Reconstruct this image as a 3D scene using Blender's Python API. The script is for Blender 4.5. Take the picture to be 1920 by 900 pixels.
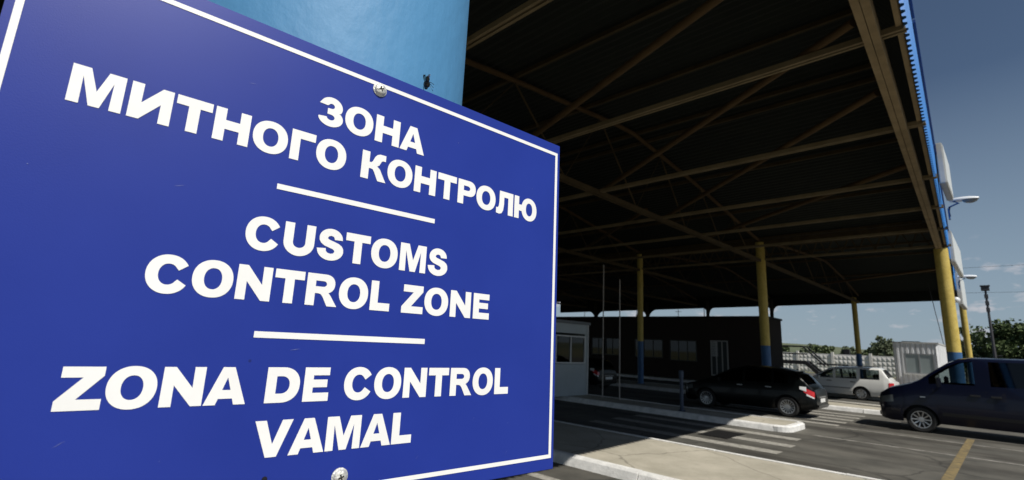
import bpy, bmesh, math, random
import numpy as np
from mathutils import Vector, Matrix, geometry, noise
R = math.radians
for o in list(bpy.data.objects): bpy.data.objects.remove(o)
S = bpy.context.scene
COL = S.collection

# ------------------------------------------------------------------ camera
PITCH, ROLL, FPX, EYE = 0.2043990, 0.0474643, 930.0, 1.87
def _n(v): return v/np.linalg.norm(v)
_up = _n(np.array([math.sin(ROLL)*math.cos(PITCH), -math.cos(ROLL)*math.cos(PITCH), math.sin(PITCH)]))
_hy = 450-((1900-960)*_up[0]+FPX*_up[2])/_up[1]
_B = _n(np.array([940.0, _hy-450, FPX]))
_Rt = _n(np.cross(_B, _up))
MW = np.array([_Rt, _B, _up])
cd = bpy.data.cameras.new('camera'); cam = bpy.data.objects.new('camera', cd); COL.objects.link(cam)
cx, cu, cb = MW@np.array([1,0,0]), MW@np.array([0,-1,0]), MW@np.array([0,0,-1])
cam.matrix_world = Matrix(((cx[0],cu[0],cb[0],0),(cx[1],cu[1],cb[1],0),(cx[2],cu[2],cb[2],EYE),(0,0,0,1)))
cd.sensor_width = 36; cd.lens = FPX/1920*36; cd.clip_end = 20000; cd.clip_start = 0.05
cd.dof.use_dof = True; cd.dof.focus_distance = 0.62; cd.dof.aperture_fstop = 11
S.camera = cam

# ------------------------------------------------------------------ sun, sky, exposure
SUN_E, SUN_A = R(50.5), R(12)
to_sun = Vector((math.cos(SUN_E)*math.cos(SUN_A), -math.cos(SUN_E)*math.sin(SUN_A), math.sin(SUN_E)))
sl = bpy.data.lights.new('sun', 'SUN'); sl.energy = 4.8; sl.angle = R(0.53); sl.color = (1, .955, .88)
so = bpy.data.objects.new('sun', sl); COL.objects.link(so); so.rotation_euler = to_sun.to_track_quat('Z', 'Y').to_euler()
so.location = (20, -5, 30)
W = bpy.data.worlds.new('World'); S.world = W; W.use_nodes = True
nt = W.node_tree; nt.nodes.clear()
def N(t, k, **kw):
    n = t.nodes.new(k)
    for a, b in kw.items(): setattr(n, a, b)
    return n
sky = N(nt, 'ShaderNodeTexSky', sky_type='NISHITA', sun_disc=False, sun_elevation=SUN_E, sun_rotation=R(102))
sky.altitude = 200; sky.air_density = 1.0; sky.dust_density = .5; sky.ozone_density = 2.2
bg = N(nt, 'ShaderNodeBackground'); bg.inputs[1].default_value = 0.058
out = N(nt, 'ShaderNodeOutputWorld')
# thin fair-weather clouds low over the horizon (by direction, part of the sky)
tc = N(nt, 'ShaderNodeTexCoord'); sep = N(nt, 'ShaderNodeSeparateXYZ'); nt.links.new(tc.outputs['Generated'], sep.inputs[0])
mp = N(nt, 'ShaderNodeMapping'); mp.inputs['Scale'].default_value = (9, 9, 22); mp.inputs['Location'].default_value = (1.3, .4, 0.25)
nt.links.new(tc.outputs['Generated'], mp.inputs[0])
nz = N(nt, 'ShaderNodeTexNoise'); nz.inputs['Scale'].default_value = 1.6; nz.inputs['Detail'].default_value = 6; nz.inputs['Roughness'].default_value = .55
nt.links.new(mp.outputs[0], nz.inputs[0])
rp = N(nt, 'ShaderNodeValToRGB'); rp.color_ramp.elements[0].position = .56; rp.color_ramp.elements[1].position = .66
nt.links.new(nz.outputs[0], rp.inputs[0])
band = N(nt, 'ShaderNodeValToRGB'); e = band.color_ramp.elements
e[0].position = 0.01; e[0].color = (0,0,0,1); e[1].position = .05; e[1].color = (1,1,1,1)
x = e.new(.13); x.color = (1,1,1,1); x = e.new(.2); x.color = (0,0,0,1)
nt.links.new(sep.outputs[2], band.inputs[0])
mm = N(nt, 'ShaderNodeMath', operation='MULTIPLY'); nt.links.new(rp.outputs[0], mm.inputs[0]); nt.links.new(band.outputs[0], mm.inputs[1])
m2 = N(nt, 'ShaderNodeMath', operation='MULTIPLY'); nt.links.new(mm.outputs[0], m2.inputs[0]); m2.inputs[1].default_value = .6
hz = N(nt, 'ShaderNodeValToRGB'); h_ = hz.color_ramp.elements; h_[0].position = 0; h_[0].color = (.85,.85,.85,1); h_[1].position = .42; h_[1].color = (0,0,0,1)
x = h_.new(.14); x.color = (.62,.62,.62,1); nt.links.new(sep.outputs[2], hz.inputs[0])
veil = N(nt, 'ShaderNodeMixRGB'); nt.links.new(hz.outputs[0], veil.inputs[0]); nt.links.new(sky.outputs[0], veil.inputs[1]); veil.inputs[2].default_value = (4.9, 6.4, 7.9, 1)
mix = N(nt, 'ShaderNodeMixRGB'); nt.links.new(m2.outputs[0], mix.inputs[0]); nt.links.new(veil.outputs[0], mix.inputs[1]); mix.inputs[2].default_value = (11, 10.4, 10.8, 1)
nt.links.new(mix.outputs[0], bg.inputs[0]); nt.links.new(bg.outputs[0], out.inputs[0])
S.view_settings.view_transform = 'Standard'; S.view_settings.look = 'None'
S.view_settings.exposure = 0; S.view_settings.gamma = 1; S.view_settings.use_curve_mapping = False
S.render.resolution_x = 1024; S.render.resolution_y = 480
S.render.engine = 'CYCLES'

# ------------------------------------------------------------------ materials
MATS = {}
def mat(name, col, rough=.7, metal=0, var=0, vs=3.0, bump=0, bs=40.0, col2=None, spec=.5, stretch=(1,1,1), det=5, coat=0, space='Object'):
    if name in MATS: return MATS[name]
    m = bpy.data.materials.new(name); m.use_nodes = True; t = m.node_tree
    b = t.nodes['Principled BSDF']; b.inputs['Roughness'].default_value = rough; b.inputs['Metallic'].default_value = metal
    b.inputs['Specular IOR Level'].default_value = spec; b.inputs['Base Color'].default_value = (*col, 1)
    if coat: b.inputs['Coat Weight'].default_value = coat; b.inputs['Coat Roughness'].default_value = .04
    tcn = N(t, 'ShaderNodeTexCoord'); mpn = N(t, 'ShaderNodeMapping'); mpn.inputs['Scale'].default_value = stretch
    t.links.new(tcn.outputs[space], mpn.inputs[0])
    if var or col2:
        n1 = N(t, 'ShaderNodeTexNoise'); n1.inputs['Scale'].default_value = vs; n1.inputs['Detail'].default_value = det; n1.inputs['Roughness'].default_value = .62
        t.links.new(mpn.outputs[0], n1.inputs[0])
        r = N(t, 'ShaderNodeValToRGB'); r.color_ramp.elements[0].position = .35; r.color_ramp.elements[1].position = .68
        c2 = col2 or tuple(min(1, c*(1+var)) for c in col); c1 = col if col2 else tuple(c*(1-var) for c in col)
        r.color_ramp.elements[0].color = (*c1, 1); r.color_ramp.elements[1].color = (*c2, 1)
        t.links.new(n1.outputs[0], r.inputs[0]); t.links.new(r.outputs[0], b.inputs['Base Color'])
    if bump:
        n2 = N(t, 'ShaderNodeTexNoise'); n2.inputs['Scale'].default_value = bs; n2.inputs['Detail'].default_value = 4
        t.links.new(mpn.outputs[0], n2.inputs[0])
        bp = N(t, 'ShaderNodeBump'); bp.inputs['Strength'].default_value = bump; bp.inputs['Distance'].default_value = .01
        t.links.new(n2.outputs[0], bp.inputs['Height']); t.links.new(bp.outputs[0], b.inputs['Normal'])
    MATS[name] = m; return m
def glass(name, tint=(.5,.55,.55), refl=.06, alpha=.8):
    if name in MATS: return MATS[name]
    m = bpy.data.materials.new(name); m.use_nodes = True; t = m.node_tree; t.nodes.clear()
    o = N(t, 'ShaderNodeOutputMaterial'); tr = N(t, 'ShaderNodeBsdfTransparent'); tr.inputs[0].default_value = (*[c*alpha for c in tint], 1)
    gl = N(t, 'ShaderNodeBsdfGlossy'); gl.inputs['Roughness'].default_value = .03
    fr = N(t, 'ShaderNodeFresnel'); fr.inputs[0].default_value = 1.5
    mx = N(t, 'ShaderNodeMixShader'); t.links.new(fr.outputs[0], mx.inputs[0]); t.links.new(tr.outputs[0], mx.inputs[1]); t.links.new(gl.outputs[0], mx.inputs[2])
    t.links.new(mx.outputs[0], o.inputs[0]); MATS[name] = m; return m

# ------------------------------------------------------------------ mesh helpers
class MB:
    def __init__(s): s.v = []; s.f = []; s.mi = []
    def add(s, vs, fs, mi=0):
        k = len(s.v); s.v += [tuple(v) for v in vs]; s.f += [tuple(i+k for i in f) for f in fs]; s.mi += [mi]*len(fs)
    def box(s, x0, y0, z0, x1, y1, z1, mi=0):
        s.add([(x0,y0,z0),(x1,y0,z0),(x1,y1,z0),(x0,y1,z0),(x0,y0,z1),(x1,y0,z1),(x1,y1,z1),(x0,y1,z1)],
              [(0,3,2,1),(4,5,6,7),(0,1,5,4),(1,2,6,5),(2,3,7,6),(3,0,4,7)], mi)
    def quad(s, a, b, c, d, mi=0): s.add([a,b,c,d], [(0,1,2,3)], mi)
    def bar(s, p, q, w, h, up=(0,0,1), mi=0):
        p, q, up = Vector(p), Vector(q), Vector(up); d = (q-p).normalized(); a = d.cross(up).normalized(); b = a.cross(d).normalized()
        vs = []
        for c in (p, q):
            for i, j in ((-1,-1),(1,-1),(1,1),(-1,1)): vs.append(c+a*i*w/2+b*j*h/2)
        s.add(vs, [(3,2,1,0),(4,5,6,7),(0,1,5,4),(1,2,6,5),(2,3,7,6),(3,0,4,7)], mi)
    def tube(s, pts, r, n=10, mi=0, cap=True):
        pts = [Vector(p) for p in pts]; rs = r if isinstance(r, (list, tuple)) else [r]*len(pts); vs = []; fs = []
        for i, p in enumerate(pts):
            d = (pts[min(i+1, len(pts)-1)]-pts[max(i-1, 0)]).normalized()
            a = d.cross(Vector((0,0,1)) if abs(d.z) < .9 else Vector((1,0,0))).normalized(); b = d.cross(a)
            for k in range(n):
                t = 2*math.pi*k/n; vs.append(p+(a*math.cos(t)+b*math.sin(t))*rs[i])
        for i in range(len(pts)-1):
            for k in range(n):
                fs.append((i*n+k, i*n+(k+1)%n, (i+1)*n+(k+1)%n, (i+1)*n+k))
        if cap: fs.append(tuple(range(n))[::-1]); fs.append(tuple(range((len(pts)-1)*n, len(pts)*n)))
        s.add(vs, fs, mi)
    def lathe(s, prof, n=24, org=(0,0,0), axis='z', mi=0):
        vs = []; fs = []; ox, oy, oz = org
        for (r, h) in prof:
            for k in range(n):
                t = 2*math.pi*k/n; c, q = r*math.cos(t), r*math.sin(t)
                vs.append((ox+c, oy+q, oz+h) if axis == 'z' else (ox+c, oy+h, oz+q) if axis == 'y' else (ox+h, oy+c, oz+q))
        for i in range(len(prof)-1):
            for k in range(n): fs.append((i*n+k, i*n+(k+1)%n, (i+1)*n+(k+1)%n, (i+1)*n+k))
        s.add(vs, fs, mi)
    def grid(s, rows, mi=0):
        n = len(rows[0]); vs = [p for r in rows for p in r]
        s.add(vs, [(i*n+j, i*n+j+1, (i+1)*n+j+1, (i+1)*n+j) for i in range(len(rows)-1) for j in range(n-1)], mi)
    def build(s, name, mats, parent=None, loc=None, smooth=False, bevel=0, recalc=True, auto=None):
        me = bpy.data.meshes.new(name); me.from_pydata(s.v, [], s.f)
        for m in (mats if isinstance(mats, (list, tuple)) else [mats]): me.materials.append(m)
        me.polygons.foreach_set('material_index', s.mi)
        bm = bmesh.new(); bm.from_mesh(me)
        bmesh.ops.remove_doubles(bm, verts=bm.verts, dist=1e-5)
        if recalc: bmesh.ops.recalc_face_normals(bm, faces=bm.faces)
        if bevel: bmesh.ops.bevel(bm, geom=[e for e in bm.edges if len(e.link_faces) == 2 and e.calc_face_angle(0) > .5], offset=bevel, segments=2, affect='EDGES', clamp_overlap=True)
        if smooth:
            for f in bm.faces: f.smooth = True
            a = auto if auto else R(38)
            for e in bm.edges:
                if len(e.link_faces) == 2 and e.calc_face_angle(0) > a: e.smooth = False
        bm.to_mesh(me); bm.free()
        o = bpy.data.objects.new(name, me); COL.objects.link(o)
        if loc: o.location = loc
        if parent: o.parent = parent
        return o
def tag(o, label=None, cat=None, group=None, kind=None):
    if label: o['label'] = label
    if cat: o['category'] = cat
    if group: o['group'] = group
    if kind: o['kind'] = kind
    return o
def empty(name, loc, label, cat, group=None, rz=0):
    o = bpy.data.objects.new(name, None); COL.objects.link(o); o.location = loc; o.rotation_euler = (0,0,rz); o.empty_display_size = .2
    return tag(o, label, cat, group)
def kids(o): return [c for c in bpy.data.objects if c.parent == o]
def dup(o, loc=None, parent=None, label=None):
    c = o.copy(); COL.objects.link(c)
    if parent: c.parent = parent
    if loc: c.location = loc
    if label: c['label'] = label
    for k in kids(o): dup(k, parent=c)
    return c

# ------------------------------------------------------------------ ground, islands, kerbs, markings
asph = mat('asphalt', (.060,.058,.049), .9, col2=(.125,.118,.100), vs=.9, det=9, bump=.35, bs=120)
t = asph.node_tree                                           # darker oily lane stains with their own shape
nn = N(t,'ShaderNodeTexNoise'); nn.inputs['Scale'].default_value = 1.0; nn.inputs['Detail'].default_value = 6
mpp = N(t,'ShaderNodeMapping'); mpp.inputs['Scale'].default_value = (.22, 1.1, 1); tcc = N(t,'ShaderNodeTexCoord')
t.links.new(tcc.outputs['Object'], mpp.inputs[0]); t.links.new(mpp.outputs[0], nn.inputs[0])
rr = N(t,'ShaderNodeValToRGB'); rr.color_ramp.elements[0].position = .34; rr.color_ramp.elements[0].color = (.5,.48,.46,1); rr.color_ramp.elements[1].position = .52
t.links.new(nn.outputs[0], rr.inputs[0]); mxx = N(t,'ShaderNodeMixRGB', blend_type='MULTIPLY'); mxx.inputs[0].default_value = 1
bs = t.nodes['Principled BSDF']; src = bs.inputs['Base Color'].links[0].from_socket
t.links.new(src, mxx.inputs[1]); t.links.new(rr.outputs[0], mxx.inputs[2]); t.links.new(mxx.outputs[0], bs.inputs['Base Color'])
def cracks(mt, scale, width, dark):
    t = mt.node_tree; b = t.nodes['Principled BSDF']; src = b.inputs['Base Color'].links[0].from_socket
    tc_ = N(t,'ShaderNodeTexCoord'); nz_ = N(t,'ShaderNodeTexNoise'); nz_.inputs['Scale'].default_value = scale*2.5; nz_.inputs['Detail'].default_value = 6
    ad_ = N(t,'ShaderNodeMixRGB', blend_type='ADD'); ad_.inputs[0].default_value = .55/scale*.4; t.links.new(tc_.outputs['Object'], ad_.inputs[1]); t.links.new(tc_.outputs['Object'], nz_.inputs[0]); t.links.new(nz_.outputs[1], ad_.inputs[2])
    v_ = N(t,'ShaderNodeTexVoronoi', feature='DISTANCE_TO_EDGE'); v_.inputs['Scale'].default_value = scale; t.links.new(ad_.outputs[0], v_.inputs['Vector'])
    r_ = N(t,'ShaderNodeValToRGB'); r_.color_ramp.elements[0].position = 0; r_.color_ramp.elements[0].color = (dark,dark,dark,1); r_.color_ramp.elements[1].position = width; t.links.new(v_.outputs['Distance'], r_.inputs[0])
    m_ = N(t,'ShaderNodeMixRGB', blend_type='MULTIPLY'); m_.inputs[0].default_value = 1; t.links.new(src, m_.inputs[1]); t.links.new(r_.outputs[0], m_.inputs[2]); t.links.new(m_.outputs[0], b.inputs['Base Color'])
field = mat('dry_field', (.10,.11,.045), .95, col2=(.17,.155,.08), vs=.02, det=8)
conc = mat('concrete', (.34,.315,.25), .95, col2=(.46,.425,.345), vs=1.6, det=9, bump=.5, bs=60)
kerbw = mat('kerb_paint', (.60,.60,.58), .8, col2=(.82,.81,.78), vs=6, det=8, bump=.5, bs=35)
paint = mat('road_paint', (.20,.19,.165), .85, col2=(.42,.405,.36), vs=9, det=9)
paintt = mat('worn_paint', (.14,.13,.11), .85, col2=(.40,.385,.35), vs=5, det=9)
ypaint = mat('yellow_road_paint', (.11,.09,.055), .85, col2=(.27,.20,.08), vs=6, det=9)

cracks(asph, .33, .012, .45); cracks(conc, .55, .012, .55); cracks(conc, 6, .02, .88)
m = MB(); m.quad((-4000,-1500,-.03),(4000,-1500,-.03),(4000,6000,-.03),(-4000,6000,-.03)); tag(m.build('ground', field), 'flat dry green field stretching to the horizon', kind='structure')
m = MB(); m.grid([[(x, y, 0) for x in (-120,-60,-20,20,60,120)] for y in (-30,0,20,40,70)]); tag(m.build('road', asph), 'worn grey asphalt of the checkpoint yard', kind='structure')

def island(y0, y1, x0, x1, nose, label):
    """raised concrete island: slab, rounded nose at +x, kerb stones"""
    h = .15; k = .16; rad = .36
    def outline(o):
        pts = [(x0, y0+o)]
        r = rad-o
        if nose:
            for i in range(7):
                a = -math.pi/2+math.pi/2*i/6; pts.append((x1-rad+r*math.cos(a), y0+rad+r*math.sin(a)))
            for i in range(7):
                a = math.pi/2*i/6; pts.append((x1-rad+r*math.cos(a), y1-rad+r*math.sin(a)))
        else: pts += [(x1, y0+o), (x1, y1-o)]
        pts.append((x0, y1-o)); return pts
    m = MB(); p = outline(k); m.add([(x, y, h-.012) for x, y in p], [tuple(range(len(p)))])
    root = tag(m.build('traffic_island', conc), label, 'traffic island', 'kerbed islands between the lanes')
    o_, i_ = outline(0), outline(k); kb = MB()
    # split the long straight runs into one-metre stones with open joints
    def run(xa, xb, yo, yi):
        n = max(1, int(round((xb-xa)/2.0))); L = (xb-xa)/n
        random.seed(int(yo*10))
        for i in range(n):
            a, b = xa+i*L+.008, xa+(i+1)*L-.008; dz = random.uniform(-.006, .006); s = 1 if yi > yo else -1; dy = random.uniform(-.008,.008)
            ch = .03
            prof = [(yo+dy-s*.03, 0), (yo+dy+s*.02, h-ch+dz), (yo+dy+s*(.025+ch), h+dz), (yi, h+dz), (yi, 0)]
            vs = [(a, y, z) for y, z in prof]+[(b, y, z) for y, z in prof]
            kb.add(vs, [(0,1,6,5),(1,2,7,6),(2,3,8,7),(3,4,9,8),(0,4,3,2,1),(5,6,7,8,9)])
    xe = x1-rad if nose else x1
    run(x0, xe, y0, y0+k); kb.build('kerb', kerbw, root); kb = MB(); run(x0, xe, y1, y1-k)
    if nose:
        ou, inn = o_[1:-1], i_[1:-1]
        rows = [[(x, y, 0) for x, y in ou], [(x, y, h-.03) for x, y in ou], [(x+(xi-x)*.25, y+(yi-y)*.25, h) for (x, y), (xi, yi) in zip(ou, inn)], [(x, y, h) for x, y in inn], [(x, y, 0) for x, y in inn]]
        kb.build('kerb', kerbw, root); kb = MB(); kb.grid(rows)
    kb.build('kerb', kerbw, root)
    return root
island(6.75, 9.55, -40, 12, False, 'beige concrete island nearest the sign with a white painted kerb')
island(14.12, 15.75, -40, -4.12, True, 'traffic island ending in a white rounded kerb nose beside the black hatchback')
island(22.15, 24.9, -40, 14, False, 'traffic island behind the blue van, carrying the yellow column')
island(30.0, 36.0, -40, 2, False, 'farthest island carrying the dark brick building and the ribbed booth')
island(-1.1, 1.6, -30, 10, False, 'island under the blue pillar that carries the sign')

def marks(name, rects, mt, label, cat='road marking', z=.004, group=None):
    for i, (x0, y0, x1, y1) in enumerate(rects):
        m = MB(); n = 24
        if abs(x1-x0) > abs(y1-y0):
            m.grid([[(x0+(x1-x0)*k/n, y0, z) for k in range(n+1)], [(x0+(x1-x0)*k/n, y1, z) for k in range(n+1)]])
        else: m.quad((x0,y0,z),(x1,y0,z),(x1,y1,z),(x0,y1,z))
        o = m.build(name, mt); tag(o, label[i] if isinstance(label, list) else label, kind='structure', group=group)
marks('lane_line', [(-3.7,14.38,40,14.47)], paintt, 'thin white line continuing from the front kerb of the island nose')
marks('lane_line', [(-3.7,16.72,40,16.81)], paintt, 'thin white line passing just in front of the blue van')
marks('lane_line', [(-9,5.75,6,5.95)], paint, 'white line on the road below the nearest kerb')
marks('crossing_stripe', [(-7.9,y,x1,y+.38) for y,x1 in ((13.1,-3.68),(12.0,-3.5),(10.95,-3.45))], paint, ['stripe of the near crossing, farthest of three','stripe of the near crossing, middle of three','stripe of the near crossing, nearest of three'], z=.004, group='stripes of the near crossing')
marks('crossing_stripe', [(-8.0,17.0+.92*i,-3.72,17.36+.92*i) for i in range(5)], paint, 'stripe of the crossing behind the black hatchback', group='stripes of the far crossing')
marks('yellow_line', [(-1.05,9.65,-.90,17.9)], ypaint, 'yellow stop line across the lane in front of the van', z=.008)
# cast shadow on the crossing, built as a dark slatted slab
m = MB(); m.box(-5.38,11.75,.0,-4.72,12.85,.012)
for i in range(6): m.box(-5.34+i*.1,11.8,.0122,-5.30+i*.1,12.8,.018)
tag(m.build('shadow_patch', mat('shadow_black', (.012,.012,.012), .6, .3)), 'black square slatted slab standing for a cast shadow among the crossing stripes', 'shadow patch')

# ------------------------------------------------------------------ canopy
yel = mat('yellow_paint', (.50,.37,.075), .6, col2=(.60,.46,.12), vs=5, det=8, bump=.2, bs=30)
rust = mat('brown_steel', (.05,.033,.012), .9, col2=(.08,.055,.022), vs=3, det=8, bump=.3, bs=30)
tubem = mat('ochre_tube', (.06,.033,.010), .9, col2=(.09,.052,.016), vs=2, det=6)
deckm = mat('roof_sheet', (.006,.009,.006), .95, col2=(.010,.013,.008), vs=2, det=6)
bluep = mat('blue_paint', (.03,.10,.24), .5, col2=(.04,.13,.29), vs=4, det=6, bump=.25, bs=30)
fasb = mat('fascia_blue', (.035,.23,.62), .45, var=.12, vs=2)
can = empty('canopy', (-.7,.27,.15), 'vast dark roof canopy on yellow columns with blue corrugated edge', 'canopy')
cracks(yel, 7, .02, .6); cracks(bluep, 9, .02, .6)
CO = Vector((-.7,.27,.15))
class CMB(MB):
    def build(s, name, mats, parent=None, **k):
        s.v = [tuple(Vector(v)-CO) for v in s.v]; return MB.build(s, name, mats, parent or can, **k)
def col_r(x, y, ztop, r, zb=.15, blue=2.27, lab=None, pil=False, mt=None):
    m = CMB(); m.lathe([(r,blue),(r,ztop)], 32 if not pil else 96, (x,y,0))
    o = m.build('column', mt or yel, smooth=True)
    b = CMB(); rr = r*1.004
    pr = [(rr+.05,zb),(rr+.05,zb+.02),(rr,zb+.02)]
    if pil:
        pr += [(rr, zb+.02+(blue-zb-.02)*i/40) for i in range(1,41)]
    else: pr += [(rr,blue)]
    pr += [(r,blue)]
    b.lathe(pr, 32 if not pil else 128, (x,y,0))
    pm = bluep
    if pil:
        pm = mat('pillar_blue_paint', (.072,.24,.45), .6, col2=(.080,.255,.47), vs=14, det=8, bump=.13, bs=60, stretch=(1,1,.6))
    bo = b.build('painted_base', pm, o, smooth=True)
    return o
ROWS = {}
XC = [-7.6,-13.7,-19.9,-26.0,-32.1]
XF = [-7.9,-13.6,-18.9,-24.9,-31.0]
col_r(-.70, .27, 6.0, .217, blue=2.75, pil=True)
col_r(-1.42, 23.5, 5.95, .205)
for x in XC:
    if x > -30: col_r(x, 23.5, 6.85, .19 if x > -10 else .15)
    col_r(x, .3, 6.85, .19)
shade_yel = mat('shaded_yellow_paint', (.03,.026,.02), .8)  # yellow paint darkened: shade of the backlit far columns put into the colour
for x in XF: col_r(x, 44, 6.35, .17 if x > -10 else .14, mt=None if x > -10 else shade_yel)
col_r(-1.95, 44, 6.4, .17)
# trusses along y
def arch(y):
    k = [(.3,6.85),(4,7.45),(7.45,7.9),(11.1,8.28),(12.4,8.42),(14.4,8.2),(16.7,7.95),(20,7.45),(23.5,6.9),(28,7.35),(35.3,7.75),(39.5,7.25),(44,6.5)]
    return float(np.interp(y, [a for a,_ in k], [b for _,b in k]))
ys = [.3,4,7.45,10.9,14.4,17.4,20.4,23.5]
ys2 = [23.5,27,30.4,33.8,37.2,40.6,44]
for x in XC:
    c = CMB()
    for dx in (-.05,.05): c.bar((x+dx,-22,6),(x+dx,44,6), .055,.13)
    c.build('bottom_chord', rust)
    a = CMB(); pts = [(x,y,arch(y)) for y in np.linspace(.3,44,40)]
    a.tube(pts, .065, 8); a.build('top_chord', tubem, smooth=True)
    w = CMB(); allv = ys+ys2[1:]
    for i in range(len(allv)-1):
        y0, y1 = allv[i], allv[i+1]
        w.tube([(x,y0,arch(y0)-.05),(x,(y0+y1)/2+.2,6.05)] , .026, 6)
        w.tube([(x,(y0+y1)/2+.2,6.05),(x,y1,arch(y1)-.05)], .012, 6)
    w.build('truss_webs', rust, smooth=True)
# edge beam (double channel) beside the road
eb = CMB()
def xe(y): return -.50-.038*y
for dx in (-.115,-.022):
    eb.bar((xe(-24)+dx,-24,6.05),(xe(44)+dx,44,6.05), .085,.26)
for k in range(90):
    y = -2+k*.5; 
    if k % 4 == 0: eb.box(xe(y)-.09,y,5.93,xe(y)-.05,y+.06,5.96)
eb.build('edge_beam', mat('edge_beam_steel', (.21,.155,.08), .9, col2=(.31,.23,.125), vs=2.5, det=8, bump=.4, bs=25))
# purlins
for y in ys:
    c = CMB(); zz = 6.06
    for dy in (-.04,.04): c.bar((-34,y+dy,zz),(xe(y)+.28,y+dy,zz), .045,.08)
    c.build('purlin', mat('purlin_steel', (.15,.115,.06), .9, col2=(.22,.17,.095), vs=2.5, det=8))
for y in (2.2,4,7.45,10.2,12.9,13.5,16.9,20.2,23.4,27,30.5,35.3,39.5):
    c = CMB(); c.bar((-34,y,arch(y)+.10),(xe(y)-.45,y,arch(y)+.10), .07,.10); c.build('deck_purlin', rust)
# horizontal bracing tubes
for (a, b) in (((-7.6,7.5),(-.95,5.1)),((-7.6,11.1),(-1.0,7.1)),((-7.6,14.7),(-1.1,9.4)),((-7.6,18.2),(-1.2,13.6)),((-7.6,4.2),(-.9,1.9)),((-13.7,11.1),(-7.7,7.1)),((-13.7,18.2),(-7.7,13.6)),((-7.6,33.8),(-1.9,30.0))):
    c = CMB(); c.tube([(*a,6.17),(*b,6.17)], .062, 10); c.build('brace_tube', tubem, smooth=True)
# corrugated deck following the arch
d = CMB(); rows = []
yy = list(np.arange(-24.0, 44.6, .11));  # unseen lengths behind the camera and far left added to block sky light
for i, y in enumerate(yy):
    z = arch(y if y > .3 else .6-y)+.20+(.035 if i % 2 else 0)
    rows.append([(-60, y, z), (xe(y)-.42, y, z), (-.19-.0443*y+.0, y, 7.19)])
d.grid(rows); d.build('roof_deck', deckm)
# fascia: corrugated blue sheet, ribs vertical
f = CMB(); lo, hi = [], []
y = -24.0; i = 0
prof = [(0,0),(.05,0),(.075,.04),(.125,.04)]
while y < 46.5:
    for dy, dx in prof:
        yy_ = y+dy; xf = -.19-.0443*yy_
        lo.append((xf+dx, yy_, 6.03)); hi.append((xf+dx+.015, yy_, 7.22))
    y += .15
f.grid([lo, hi]); f.build('fascia', fasb)
f = CMB(); f.bar((-.19-.0443*-24-.05,-24,6.10),(-.19-.0443*46-.05,46,6.10), .06,.05)
f.bar((-.19-.0443*-24-.06,-24,7.15),(-.19-.0443*46-.06,46,7.15), .08,.08)
f.build('fascia_rail', mat('edge_beam_steel', (0,0,0)))
f = CMB()
for k in range(8): 
    y0 = -3+k*6.2; f.bar((-.18-.0443*y0+.04,y0+.02,7.235),(-.18-.0443*(y0+6.1)+.04,y0+6.1,7.235), .09,.05)
f.build('fascia_cap', mat('cap_blue', (.01,.06,.25), .5))
# far edge: valance with rounded corner brackets at the far columns
v = CMB()
def zfar(x): return 6.02+ (x+2)*.016
v.add([(-36,44.25,zfar(-36)),(-1.9,44.25,zfar(-1.9)),(-1.9,44.25,7.0),(-36,44.25,7.0),(-36,44.33,zfar(-36)),(-1.9,44.33,zfar(-1.9)),(-1.9,44.33,7.0),(-36,44.33,7.0)],
      [(0,1,2,3),(7,6,5,4),(0,4,5,1),(1,5,6,2),(2,6,7,3),(3,7,4,0)])
v.build('far_fascia', deckm)
for x in XF[1:]:
    for s in (-1,1):
        c = CMB(); r = .9 if x < -20 else .5; n = 8; z0 = zfar(x)+.02; vs = []
        for yb in (44.05,44.2):
            vs.append((x+s*.1,yb,z0))
            for k in range(n+1):
                a = math.pi/2*k/n; vs.append((x+s*(.1+r-r*math.sin(a)), yb, z0-r+r*math.cos(a)))
        k = n+2
        fs = [tuple(range(k)), tuple(range(2*k-1,k-1,-1))]+[(i,(i+1)%k,k+(i+1)%k,k+i) for i in range(k)]
        c.add(vs, fs); c.build('corner_bracket', deckm)
c = CMB(); c.bar((-36,23.5,6.85),(-1.4,23.5,6.85),.12,.2)
for i in range(60): 
    x = -1.7-i*.55; 
    c.bar((x,23.5,6.1),(x-.28,23.5,6.78),.04,.04,up=(0,1,0)); c.bar((x-.28,23.5,6.78),(x-.55,23.5,6.1),.04,.04,up=(0,1,0))
c.build('cross_truss', rust)

# sign boxes and lamps on the fascia
wbox = mat('white_box_sheet', (.55,.55,.52), .6, var=.1, vs=3); rimm = mat('grey_metal', (.35,.36,.37), .45, .6)
def lightbox(y0, y1, z0, z1, label, th=.14):
    xf = -.145-.0443*(y0+y1)/2+.08
    e = empty('sign_box', (xf,(y0+y1)/2,z0), label, 'sign box', 'white boxes on the roof edge', rz=0)
    m = MB(); L = (y1-y0)/2; m.box(.0,-L,0,th,L,z1-z0); m.build('box_case', wbox, e, bevel=.02)
    m = MB(); m.box(th+.002,-L+.06,.06,th+.012,L-.06,z1-z0-.06); m.build('front_panel', mat('panel_white', (.62,.64,.62), .4), e)
    m = MB(); m.box(-.08,-L*.6,.4,0,L*.6,.46); m.build('bracket', rimm, e)
    return e
lightbox(16.3,18.3,6.4,7.5,'large white box on the roof edge just before the first lamp')
lightbox(26.5,31.5,5.9,7.2,'white box on the roof edge between the two lamps')
lightbox(38,42.0,5.2,7.0,'pale box on the roof edge beyond the second lamp', .2)
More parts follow.
